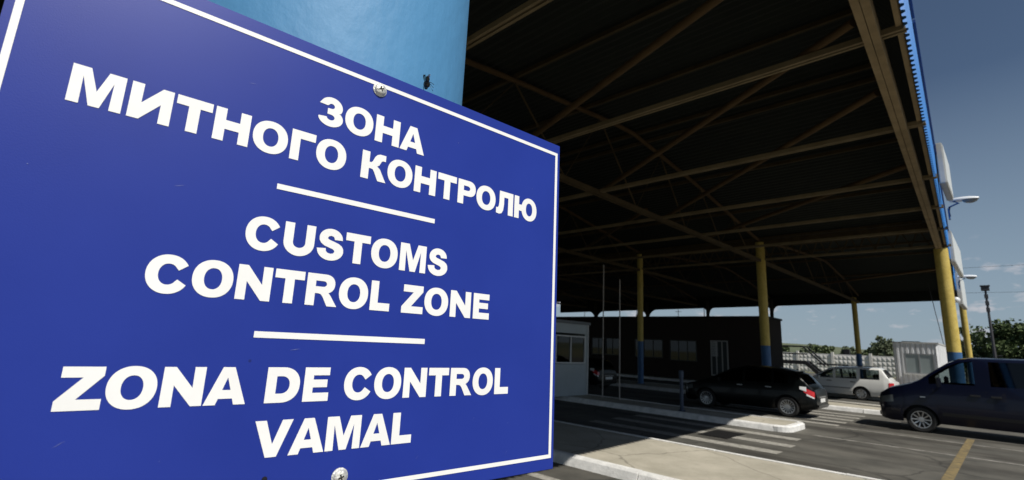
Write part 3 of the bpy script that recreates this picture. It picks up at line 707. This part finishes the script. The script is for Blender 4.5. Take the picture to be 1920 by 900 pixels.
for s in (-1,1):
    m = MB(); m.box(1.36,s*1.13-.11,1.24,1.46,s*1.13+.11,1.50); m.bar((1.42,s*.90,1.27),(1.42,s*1.05,1.30),.05,.06); m.build('mirror', navy, van, bevel=.03, smooth=True)
m = MB(); m.box(-.03,-.58,.58,.03,.58,.68); m.box(-.035,-.6,.34,.02,.6,.44); m.build('grille', dark_m, van, bevel=.008)
m = MB(); m.box(-.045,-.26,.46,-.036,.26,.57); m.build('number_plate', plate_m, van)
m = MB(); m.tube([(2.6,.0,2.07),(2.62,.0,2.13),(2.72,.0,2.14)], .02, 8); m.build('roof_aerial', dark_m, van)

# --- black hatchback
black = mat('black_paint', (.002,.003,.003), .3, coat=.15, spec=.25)
HP = dict(top=[(0,.60),(.05,.70),(.2,.78),(.9,.96),(1.0,1.0),(1.4,1.22),(1.75,1.38),(2.2,1.475),(2.6,1.485),(3.2,1.46),(3.62,1.38),(3.78,1.31),(3.9,1.20),(4.07,1.0),(4.13,.93),(4.20,.88),(4.25,.70)],
          belt=[(0,.58),(.05,.66),(.2,.73),(.9,.88),(1.1,.91),(3.0,.98),(3.7,1.0),(3.98,.97),(4.08,.90),(4.17,.84),(4.25,.66)], sill=[(0,.26),(.2,.20),(3.6,.21),(4.25,.32)],
          half=[(0,.66),(.05,.78),(.15,.88),(.4,.96),(.9,1),(3.5,1),(3.85,.965),(4.05,.91),(4.17,.84),(4.25,.74)], tumble=.26)
HL, HW = 4.25, 1.75
def hatch(loc, label, label2=None):
    h, hf, _, _ = vehicle('hatchback_car', loc, label, 'car', HP, black, [(1.25,2.12,gl_dark),(2.2,3.02,gl_dark),(3.1,3.5,gl_dark)], gl_dark, (1.0,1.72), (3.80,4.06), [(.88,.315),(3.47,.315)], HL, HW, 'multi')
    P_END[0] = HL
    wrap_lamp(h, 'tail_light', red_m, hf, HW, 3.93,4.20,.70,.92, True, zfun=lambda u:(.80-.16*u,.95-.14*u), off=.012)
    wrap_lamp(h, 'reversing_light', clear_m, hf, HW, 3.82,4.0,.8,.95, True, zfun=lambda u:(.88-.06*u,.965-.01*u), off=.018)
    wrap_lamp(h, 'reversing_light', clear_m, hf, HW, 4.0,4.19,.62,.7, True, zfun=lambda u:(.70-.08*u,.755-.10*u), off=.018)
    wrap_lamp(h, 'headlight', mat('lamp_smoky', (0,0,0)), hf, HW, .03,.40,.56,.72, False, zfun=lambda u:(.52+.08*u,.66+.10*u))
    m = MB(); m.box(HL+.004,-.26,.50,HL+.016,.26,.61); m.build('number_plate', plate_m, h)
    m = MB(); m.box(HL-.10,-.62,.34,HL+.04,.62,.46); m.build('rear_bumper', black, h, bevel=.03, smooth=True)
    m = MB(); m.bar((HL-.06,-.35,.66),(HL-.06,.35,.66),.16,.02); m.build('boot_trim', rim_m, h)
    patch(h, 'door_handle', [(2.85,.86),(2.85,.885),(3.02,.885),(3.02,.86)], rim_m, hf, HW, .025)
    patch(h, 'door_handle', [(1.95,.85),(1.95,.875),(2.12,.875),(2.12,.85)], rim_m, hf, HW, .025)
    patch(h, 'door_seam', [(2.15,.28),(2.15,.93),(2.16,.93),(2.16,.28)], dark_m, hf, HW, .003)
    for s in (-1,1):
        m = MB(); m.box(1.38,s*.98-.09,.93,1.47,s*.98+.09,1.06); m.bar((1.43,s*.80,.94),(1.43,s*.92,.96),.04,.04); m.build('mirror', black, h, bevel=.025, smooth=True)
    m = MB(); m.bar((3.62,-.5,1.40),(3.62,.5,1.40),.14,.02); m.build('rear_spoiler', black, h, bevel=.008)
    return h
h1 = hatch((-8.66,17.72+HW/2,0), 'shiny black hatchback with its tail in the sun before the island nose')
h2 = dup(h1, (-17.0,18.3+HW/2,0), label='black hatchback deep in the shade, ahead of the other car')
for o in kids(h2):
    pass

# --- silver white estate car
P_END[0] = 99
silver = mat('white_paint', (.74,.74,.71), .3, coat=.6)
WP = dict(top=[(0,.60),(.06,.74),(.2,.80),(1.05,.93),(1.15,.97),(1.5,1.20),(1.85,1.40),(2.15,1.47),(3.0,1.51),(3.85,1.50),(3.98,1.44),(4.2,1.06),(4.27,.95),(4.38,.90),(4.42,.70)],
          belt=[(0,.58),(.06,.70),(.2,.74),(1.05,.87),(1.2,.90),(4.0,.95),(4.2,.94),(4.27,.90),(4.38,.86),(4.42,.66)], sill=[(0,.28),(.2,.22),(3.6,.22),(4.42,.34)],
          half=[(0,.70),(.05,.82),(.15,.90),(.4,.97),(.9,1),(4.0,1),(4.2,.97),(4.33,.92),(4.42,.84)], tumble=.22)
WL, WW = 4.42, 1.69
wg, wf, _, _ = vehicle('estate_car', (-8.32,28.72+WW/2,0), 'silver white estate car, half of it in the canopy shade', 'car', WP, silver,
    [(1.35,2.02,gl_side),(2.12,2.98,gl_side),(3.12,3.86,gl_side)], gl_side, (1.16,1.82), (3.99,4.19), [(.78,.30),(3.12,.30)], WL, WW, 'cap')
P_END[0] = WL
wrap_lamp(wg, 'tail_light', red_m, wf, WW, 4.18,4.37,.62,.88, True, off=.012)
wrap_lamp(wg, 'headlight', clear_m, wf, WW, .03,.36,.55,.70, False)
patch(wg, 'side_moulding', [(1.2,.50),(1.2,.545),(2.7,.545),(2.7,.50)], mat('grey_trim', (.25,.25,.25), .6), wf, WW, .012)
for a in (1.28,2.07,3.02): patch(wg, 'door_seam', [(a,.28),(a,.88),(a+.01,.88),(a+.01,.28)], dark_m, wf, WW, .003)
patch(wg, 'door_handle', [(2.72,.80),(2.72,.83),(2.92,.83),(2.92,.80)], dark_m, wf, WW, .03)
patch(wg, 'door_handle', [(1.75,.80),(1.75,.83),(1.95,.83),(1.95,.80)], dark_m, wf, WW, .03)
for s in (-1,1):
    m = MB(); m.bar((2.0,s*.55,1.55),(3.75,s*.55,1.56),.03,.03); m.bar((2.05,s*.55,1.5),(2.05,s*.55,1.55),.03,.03); m.bar((3.7,s*.55,1.5),(3.7,s*.55,1.56),.03,.03); m.build('roof_rail', dark_m, wg)
    m = MB(); m.box(1.42,s*.95-.09,.92,1.5,s*.95+.09,1.04); m.build('mirror', silver, wg, bevel=.02)
m = MB(); m.box(WL+.004,-.26,.60,WL+.016,.26,.71); m.build('number_plate', plate_m, wg)
m = MB(); m.box(WL-.12,-.74,.34,WL+.06,.74,.52); m.build('rear_bumper', silver, wg, bevel=.03, smooth=True)

# ------------------------------------------------------------------ booths and building
siding = mat('panel_siding', (.40,.44,.45), .5, var=.05, vs=2)
wf_m = mat('window_frame_white', (.62,.62,.60), .5)
bg_glass = glass('booth_glass', (.35,.4,.4), .1, .9)
def window(parent, org, w, h, axis, out_, panes=2, frame=.05, gm=None, fm=None, name='window'):
    """org lower corner; axis 'x' = wall plane along x facing -y, 'y' = wall along y facing +x"""
    f_ = MB(); g = MB(); x0, y0, z0 = org
    def bx(mb, a, b_, c, d_, p, q):     # along, z range, depth
        if axis == 'x': mb.box(x0+a, y0-q, z0+c, x0+b_, y0-p, z0+d_)
        else: mb.box(x0+p, y0+a, z0+c, x0+q, y0+b_, z0+d_)
    bx(f_,0,w,0,frame,.0,out_); bx(f_,0,w,h-frame,h,.0,out_); bx(f_,0,frame,frame,h-frame,0,out_); bx(f_,w-frame,w,frame,h-frame,0,out_)
    for k in range(1, panes): bx(f_,w*k/panes-frame/2,w*k/panes+frame/2,frame,h-frame,0,out_)
    fo_ = f_.build(name, fm or wf_m, parent)
    bx(g,frame*.5,w-frame*.5,frame*.5,h-frame*.5,out_*.3,out_*.3+.006); g.build('pane', gm or bg_glass, fo_)
    return fo_
# left booth (white horizontal panel siding), end wall facing the road
lb = empty('booth', (-11.2,14.4,.15), 'white panelled booth with sliding windows just right of the sign', 'booth')
m = MB(); z = 0; y0, y1 = -1.6, 1.0
wz0, wz1, wy0, wy1 = 1.1, 2.08, -.85, .86
while z < 2.46:
    for (a, b_) in (((y0,wy0),(wy1,y1)) if z+.01 >= wz0-.03 and z < wz1 else ((y0,y1),)):
        m.box(-.04,a,z,0,b_,z+.104); m.box(-.04,a,z+.104,-.012,b_,z+.12)
    z += .12
m.box(-4,y0,0,-3.96,y1,2.46); m.box(-3.96,y0,0,-.04,y0+.04,2.46); m.box(-3.96,y1-.04,0,-.04,y1,2.46)
m.build('wall', siding, lb)
m = MB(); m.box(-4.1,y0-.1,2.5,.08,y1+.1,2.60); m.build('roof', mat('grey_roof', (.16,.17,.18), .6), lb)
m = MB(); m.box(-.05,y1,0,.03,y1+.05,2.5); m.build('corner_post', wf_m, lb)
window(lb, (-.03,wy0,wz0), wy1-wy0, wz1-wz0, 'y', .06, 2)
m = MB(); m.box(-3.9,y0+.05,1.0,-.3,y1-.06,1.04); m.box(-1.4,-1.2,1.05,-1.0,-.8,1.6); m.build('desk', mat('booth_inside', (.12,.12,.11), .8), lb)
m = MB(); m.box(-3.9,y0+.05,.0,-3.85,y1-.05,2.45); m.build('back_panel', mat('booth_inside2', (.10,.11,.11), .8), lb)
# right booth (ribbed grey metal container)
ribm = mat('ribbed_metal', (.60,.61,.62), .55, 0, col2=(.72,.73,.74), vs=2)
rb = empty('metal_booth', (-3.1,33,.15), 'grey ribbed metal booth with a serving window left of the yellow columns', 'booth')
def ribbed(mb, p, q, z0, z1, nrm, pitch=.20, dep=.045):
    p, q, nrm = Vector(p), Vector(q), Vector(nrm); L = (q-p).length; d_ = (q-p)/L; lo, hi = [], []; x = 0
    while x < L-.001:
        for dx, o_ in ((0,0),(.08,0),(.10,1),(.18,1)):
            if x+dx <= L: c = p+d_*(x+dx)+nrm*dep*o_; lo.append((c.x,c.y,z0)); hi.append((c.x,c.y,z1))
        x += pitch
    c = q; lo.append((c.x,c.y,z0)); hi.append((c.x,c.y,z1)); mb.grid([lo,hi])
m = MB(); w0, w1, za, zb_ = -.62, .50, 1.18, 2.12; yf = -2.0
ribbed(m,(-1,yf,0),(w0,yf,0),0,2.62,(0,-1,0)); ribbed(m,(w1,yf,0),(.65,yf,0),0,2.62,(0,-1,0)); ribbed(m,(w0,yf,0),(w1,yf,0),0,za,(0,-1,0)); ribbed(m,(w0,yf,0),(w1,yf,0),zb_,2.62,(0,-1,0))
ribbed(m,(.65,yf,0),(.65,2.4,0),0,2.62,(1,0,0)); ribbed(m,(-1,yf,0),(-1,2.4,0),0,2.62,(-1,0,0)); ribbed(m,(-1,2.4,0),(.65,2.4,0),0,2.62,(0,1,0))
m.build('wall', ribm, rb)
m = MB(); m.box(-1.03,yf-.08,2.6,.72,2.45,2.66); m.build('roof', mat('roof_light', (.45,.45,.44), .6), rb)
m = MB()
for (x0_, x1_, zz) in ((-.9,-.2,.10),(-.1,.3,.06)): m.box(x0_,0,2.66,x1_,1.0,2.66+zz)
m.build('roof_clutter', dark_m, rb)
window(rb, (w0,yf,za), w1-w0, zb_-za, 'x', .05, 2, .05, mat('pale_pane', (.26,.30,.30), .12), rimm)
m = MB(); m.box(w0-.06,yf-.16,za-.05,w1+.06,yf-.055,za-.005); m.build('sill', wf_m, rb)
m = MB(); m.box(-.95,2.2,.05,.6,2.25,2.5); m.box(-.9,-1.0,.02,.5,-.4,1.0); m.build('inner_wall', mat('booth_pale', (.45,.5,.47), .8), rb)
# dark brick building
brick = bpy.data.materials.new('brown_brick'); brick.use_nodes = True; t = brick.node_tree; b = t.nodes['Principled BSDF']; b.inputs['Roughness'].default_value=.9
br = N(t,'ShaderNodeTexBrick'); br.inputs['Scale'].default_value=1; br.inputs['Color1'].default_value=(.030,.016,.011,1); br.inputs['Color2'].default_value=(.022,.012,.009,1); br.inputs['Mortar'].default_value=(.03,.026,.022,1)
br.inputs['Brick Width'].default_value=.26; br.inputs['Row Height'].default_value=.08; br.inputs['Mortar Size'].default_value=.01
tcn = N(t,'ShaderNodeTexCoord'); sx_=N(t,'ShaderNodeSeparateXYZ'); ad=N(t,'ShaderNodeMath',operation='ADD'); cb_=N(t,'ShaderNodeCombineXYZ')
t.links.new(tcn.outputs['Object'],sx_.inputs[0]); t.links.new(sx_.outputs[0],ad.inputs[0]); t.links.new(sx_.outputs[1],ad.inputs[1]); t.links.new(ad.outputs[0],cb_.inputs[0]); t.links.new(sx_.outputs[2],cb_.inputs[1])
t.links.new(cb_.outputs[0],br.inputs['Vector']); t.links.new(br.outputs[0],b.inputs['Base Color'])
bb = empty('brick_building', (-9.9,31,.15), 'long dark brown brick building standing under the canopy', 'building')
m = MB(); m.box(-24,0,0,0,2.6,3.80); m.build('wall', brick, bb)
m = MB(); m.box(-16.6,-.10,3.81,.06,2.7,3.93); m.box(-24.1,-.10,3.81,-16.61,2.7,3.85); m.box(-9.1,1,3.93,-8.9,1.2,4.15); m.build('roof', mat('black_felt', (.02,.02,.02), .9), bb)
dimf = mat('window_frame_dim', (.08,.085,.08), .6)
for (x, w_, z, h, fm2, pn) in ((-12.2,2.4,1.2,1.2,dimf,4),(-8.6,2.1,1.2,1.2,dimf,3),(-6.0,1.8,1.1,1.3,dimf,3)):
    window(bb, (x,0,z), w_, h, 'x', .05, pn, .05, glass('dull_glass', (.1,.11,.11), .1, .5), fm2)
dr = window(bb, (-3.3,0,.35), 1.05, 2.1, 'x', .06, 3, .06, mat('blind_fabric', (.05,.06,.06), .7), mat('frame_dull', (.42,.42,.40), .5), name='glazed_door')
m = MB(); 
for k in range(9): m.box(-3.22,-.075,1.5+k*.1,-2.85,-.062,1.56+k*.1)
m.build('blind', mat('blind_pale', (.55,.56,.55), .7), dr)

# thin items in the shade on the second island
for (x, y, h, lab) in ((-10.5,15.4,4.75,'tall thin pale pole beside the panelled booth, the left one'),(-9.8,15.4,4.15,'thin pale pole right of the taller one by the booth')):
    m = MB(); m.lathe([(.06,0),(.06,.02),(.022,.03),(.018,h),(0,h)], 10, (0,0,0)); tag(m.build('pole', mat('pale_pole', (.42,.38,.34), .5), None, loc=(x,y,.14), smooth=True), lab, 'pole')
m = MB(); m.lathe([(.10,0),(.10,.03),(.055,.04),(.055,.95),(.07,.95),(.07,1.15),(0,1.17)], 16, (0,0,0)); tag(m.build('bollard', mat('bollard_blue', (.03,.05,.09), .5), None, loc=(-7.1,14.5,.14), smooth=True), 'dark blue bollard standing on the shaded island kerb', 'bollard')
# ------------------------------------------------------------------ inspection platform behind the cars
ip = empty('inspection_platform', (-13.2,48,0), 'black steel inspection platform with railing and steps before the fence', 'platform')
bm_ = mat('black_steel', (.02,.021,.024), .6)
m = MB(); m.box(-6,-.6,1.25,.95,.6,1.55); m.build('deck', bm_, ip)
m = MB()
for s in (-.58,.58):
    m.bar((-6,s,2.72),(.8,s,2.72),.11,.11); m.bar((-6,s,2.1),(.8,s,2.1),.10,.10)
    for k in range(9): m.bar((-6+k*.85,s,1.5),(-6+k*.85,s,2.72),.10,.10)
m.build('railing', bm_, ip)
m = MB()
for s in (-.58,.58):
    m.bar((.9,s,1.45),(2.3,s,.1),.12,.28); m.bar((.8,s,2.72),(2.3,s,1.2),.11,.11); m.bar((2.3,s,.1),(2.3,s,1.2),.11,.11); m.bar((1.5,s,.9),(1.5,s,2.0),.10,.10)
for k in range(5): m.box(1.0+k*.28,-.55,1.25-k*.27,1.25+k*.28,.55,1.28-k*.27)
m.build('steps', bm_, ip)
m = MB()
for x in (-5.6,-3,-.1,.8):
    for s in (-.5,.5): m.bar((x,s,0),(x,s,1.4),.1,.1)
m.build('support_legs', bm_, ip)
m = MB(); m.tube([(.1,0,.55),(.15,0,.55)], .3, 16); m.lathe([(.32,-.08),(.36,0),(.32,.08)],20,(.05,-.75,.95),'y'); m.build('hose_reel', bm_, ip)
gp = empty('gate_barrier', (-9.4,48,0), 'thin black barrier with a boxy head before the concrete fence', 'barrier')
m = MB(); m.bar((0,0,0),(0,0,2.3),.2,.2); m.build('post', bm_, gp)
m = MB(); m.box(-.22,-.15,2.2,.2,.15,2.62); m.build('head_box', bm_, gp, bevel=.02)
m = MB(); m.bar((-2.2,0,1.35),(0,0,1.35),.12,.12); m.bar((-2.2,0,.2),(-2.2,0,1.35),.12,.12); m.build('rail', bm_, gp)

# ------------------------------------------------------------------ concrete fence with relief panels
fcm = mat('fence_concrete', (.62,.60,.57), .9, col2=(.74,.72,.68), vs=.7, det=8)
fe = empty('concrete_fence', (-30,75,0), 'pale concrete panel fence with pointed relief blocks behind the yard', 'fence')
pm_ = MB(); nx, nz_ = 8, 4; pw, ph = 3.7, 2.25
pm_.box(0,0,0,pw,.10,.12); pm_.box(0,0,ph,pw,.10,ph+.14)
for i in range(nx):
    for j in range(nz_):
        x0_, x1_ = pw*i/nx, pw*(i+1)/nx; z0_, z1_ = .12+(ph-.12)*j/nz_, .12+(ph-.12)*(j+1)/nz_
        o_ = (.5*pw/nx if j % 2 else 0); c = ((x0_+x1_)/2, -.07, (z0_+z1_)/2)
        vs = [(x0_,0,z0_),(x1_,0,z0_),(x1_,0,z1_),(x0_,0,z1_),c]; pm_.add(vs, [(0,1,4),(1,2,4),(2,3,4),(3,0,4)])
pmo = pm_.build('panel', fcm, fe, loc=(.15,0,0)); pst = MB(); pst.box(-.15,-.12,0,.15,.15,2.62); psto = pst.build('post', fcm, fe, bevel=.02)
for k in range(1, 13):
    c = pmo.copy(); COL.objects.link(c); c.parent = fe; c.location = (.15+4*k-0, 0, 0)
    c = psto.copy(); COL.objects.link(c); c.parent = fe; c.location = (4*k, 0, 0)
fe.location.x = -36.3

# ------------------------------------------------------------------ lamp mast, wires
lm = empty('floodlight_mast', (-1.05,62,0), 'tall dark floodlight mast rising from the tree at right', 'mast')
m = MB(); m.tube([(0,0,0),(0,0,8.6)], [.14,.08], 10); m.build('pole', mat('mast_dark', (.05,.05,.055), .6), lm, smooth=True)
m = MB(); m.box(-.28,-.25,8.5,.28,.25,8.9); m.box(-.34,-.3,8.9,.34,.3,8.97); m.build('lamp_head', mat('mast_dark', (0,0,0)), lm)
for k in range(3): m = MB(); m.box(-.13,-.13,6.6+k*.6,.13,.13,6.95+k*.6); m.build('clamp', mat('mast_dark', (0,0,0)), lm)
def wire(a, b_, sag, r, label):
    m = MB(); pts = []
    for i in range(25):
        u = i/24; p = Vector(a).lerp(Vector(b_), u); p.z -= sag*4*u*(1-u); pts.append(p)
    m.tube(pts, r, 5); tag(m.build('overhead_wire', mat('wire', (.03,.03,.035), .6)), label, 'wire', 'wires crossing the sky')
wire((-60,66,10.2),(40,62,8.3),.6,.013,'upper thin overhead wire crossing the sky behind the canopy')
wire((-60,68,12.2),(40,60,10.9),.6,.013,'lower overhead wire passing behind the floodlight mast')
m = MB(); m.tube([(-2.9,36,6.2),(-2.55,36,2.8)], .018, 6); tag(m.build('hanging_cable', mat('wire',(0,0,0))), 'thin cable hanging from the canopy edge to the ribbed booth', 'cable')
for k, (x, h) in enumerate(((-27.5,9.4),(-20.3,9.6),(-34.2,9.2),(-22.9,8.0))):
    m = MB(); m.tube([(0,0,0),(0,0,h)], [.09,.05], 7); m.bar((-.5,0,h-.3),(.5,0,h-.3),.06,.06)
    tag(m.build('utility_pole', mat('mast_dark',(0,0,0)), None, loc=(x*1.55,72,0)), ['thin pole seen in the sky gap left of the far column','thin pole seen in the sky gap above the brick building','thin pole at the far left of the sky gap','short thin pole behind the roof of the brick building'][k], 'pole')

# ------------------------------------------------------------------ hills, shrubs and trees
hm = mat('hill_green', (.075,.095,.045), .95, col2=(.12,.13,.07), vs=.01, det=8)
m = MB(); rows = []
for j, (yy_, hh) in enumerate(((260,0),(420,6),(600,13),(640,15),(700,12),(900,0))):
    row = []
    for i in range(81):
        x = -700+i*17.5; nzv = noise.noise(Vector((x*.006, yy_*.004, 3)))
        env = float(np.interp(x, [-700,-190,-150,-90,-40,40,700],[1.15,1.1,1.0,.72,.55,.5,.4]))
        row.append((x, yy_, hh*env*(1+.12*nzv)-.1))
    rows.append(row)
m.grid(rows); tag(m.build('hills', hm, smooth=True), 'low green hill on the horizon', kind='structure')
leafm = [mat('leaf_'+c, a, .7, col2=b_, vs=1.3, spec=.3) for c, a, b_ in (('dark',(.045,.075,.024),(.085,.115,.04)),('mid',(.065,.095,.038),(.11,.135,.06)),('pale',(.085,.11,.06),(.13,.15,.09)))]
bark = mat('bark', (.09,.075,.06), .9)
def tree(name, loc, h, w, mt, label, cat, group=None, seed=0, trunk=.25, nclump=26, leaf=.16, dens=90, open_=.0):
    nclump = int(nclump*1.5); dens = int(dens*1.7)
    rnd = random.Random(seed); e = empty(name, loc, label, cat, group)
    m = MB(); m.tube([(0,0,0),(rnd.uniform(-.1,.1),0,h*.35),(rnd.uniform(-.2,.2),0,h*.8)], [.05*w*.6+.04,.04*w*.5+.03,.02], 8)
    for k in range(6):
        a = rnd.uniform(0,6.28); z = h*rnd.uniform(.25,.55); m.tube([(0,0,z),(math.cos(a)*w*.25,math.sin(a)*w*.25,z+h*.18),(math.cos(a)*w*.40,math.sin(a)*w*.40,z+h*.32)], [.05,.03,.012], 6)
    m.build('trunk', bark, e, smooth=True)
    m = MB()
    for k in range(nclump):
        a = rnd.uniform(0,6.28); u = rnd.random()**.55; z = h*(trunk+(1-trunk)*rnd.random()); env = math.sin(math.pi*min(1,max(.08,(z/h-trunk*.6)/(1.05-trunk*.6))))**.55
        c = Vector((math.cos(a)*u*w*.5*env, math.sin(a)*u*w*.5*env, z)); cr = rnd.uniform(.10,.2)*min(w,h)
        for q in range(dens):
            d_ = Vector((rnd.gauss(0,1),rnd.gauss(0,1),rnd.gauss(0,.8))).normalized()*cr*rnd.random()**.4
            p = c+d_; 
            if p.z < .05: continue
            n_ = Vector((rnd.gauss(0,1),rnd.gauss(0,1),rnd.gauss(0,1)+.6)).normalized(); a_ = n_.orthogonal().normalized(); b2 = n_.cross(a_); s = leaf*rnd.uniform(.6,1.3)
            m.add([p-a_*s, p-b2*s*.7, p+a_*s, p+b2*s*.7], [(0,1,2,3)])
    m.build('crown', mt, e, recalc=False)
    return e
tree('tree', (.2,66,0), 5.5, 6.4, leafm[0], 'dense dark green tree at the foot of the floodlight mast', 'tree', seed=1, trunk=.06, nclump=46, leaf=.17, dens=110)
tree('tree', (4.6,64,0), 5.6, 6.5, leafm[0], 'dense dark green tree cut by the right edge of the picture', 'tree', seed=2, trunk=.06, nclump=46, leaf=.17, dens=110)
tree('tree', (-13.5,92,0), 5.9, 3.0, leafm[2], 'pale loose tree behind the fence right of the far column', 'tree', seed=3, trunk=.1, nclump=13, leaf=.2, dens=34)
tree('tree', (-9.9,92,0), 5.0, 2.4, leafm[2], 'small pale tree behind the fence left of the ribbed booth', 'tree', seed=4, trunk=.1, nclump=9, leaf=.18, dens=34)
tree('tree', (-3.6,72,0), 5.6, 1.9, leafm[1], 'thin tree top showing above the roof of the ribbed booth', 'tree', seed=5, trunk=.2, nclump=14, leaf=.15, dens=50)
xx = [-48,-43,-38.5,-34,-30,-26.4,-23,-20,-17,-14.8,-12,-9.4,-6.6,-4.2]
for i, x in enumerate(xx):
    tree('shrub', (x,100+(i%3)*3,0), 3.3+.6*((i*7)%4)/3+(.6 if x > -17 else 0), 4.6, leafm[1+i % 2], 'rounded green shrub in the row behind the concrete fence', 'shrub', 'shrubs behind the concrete fence', seed=20+i, trunk=.02, nclump=20, leaf=.24, dens=60)
print('objects', len(bpy.data.objects))
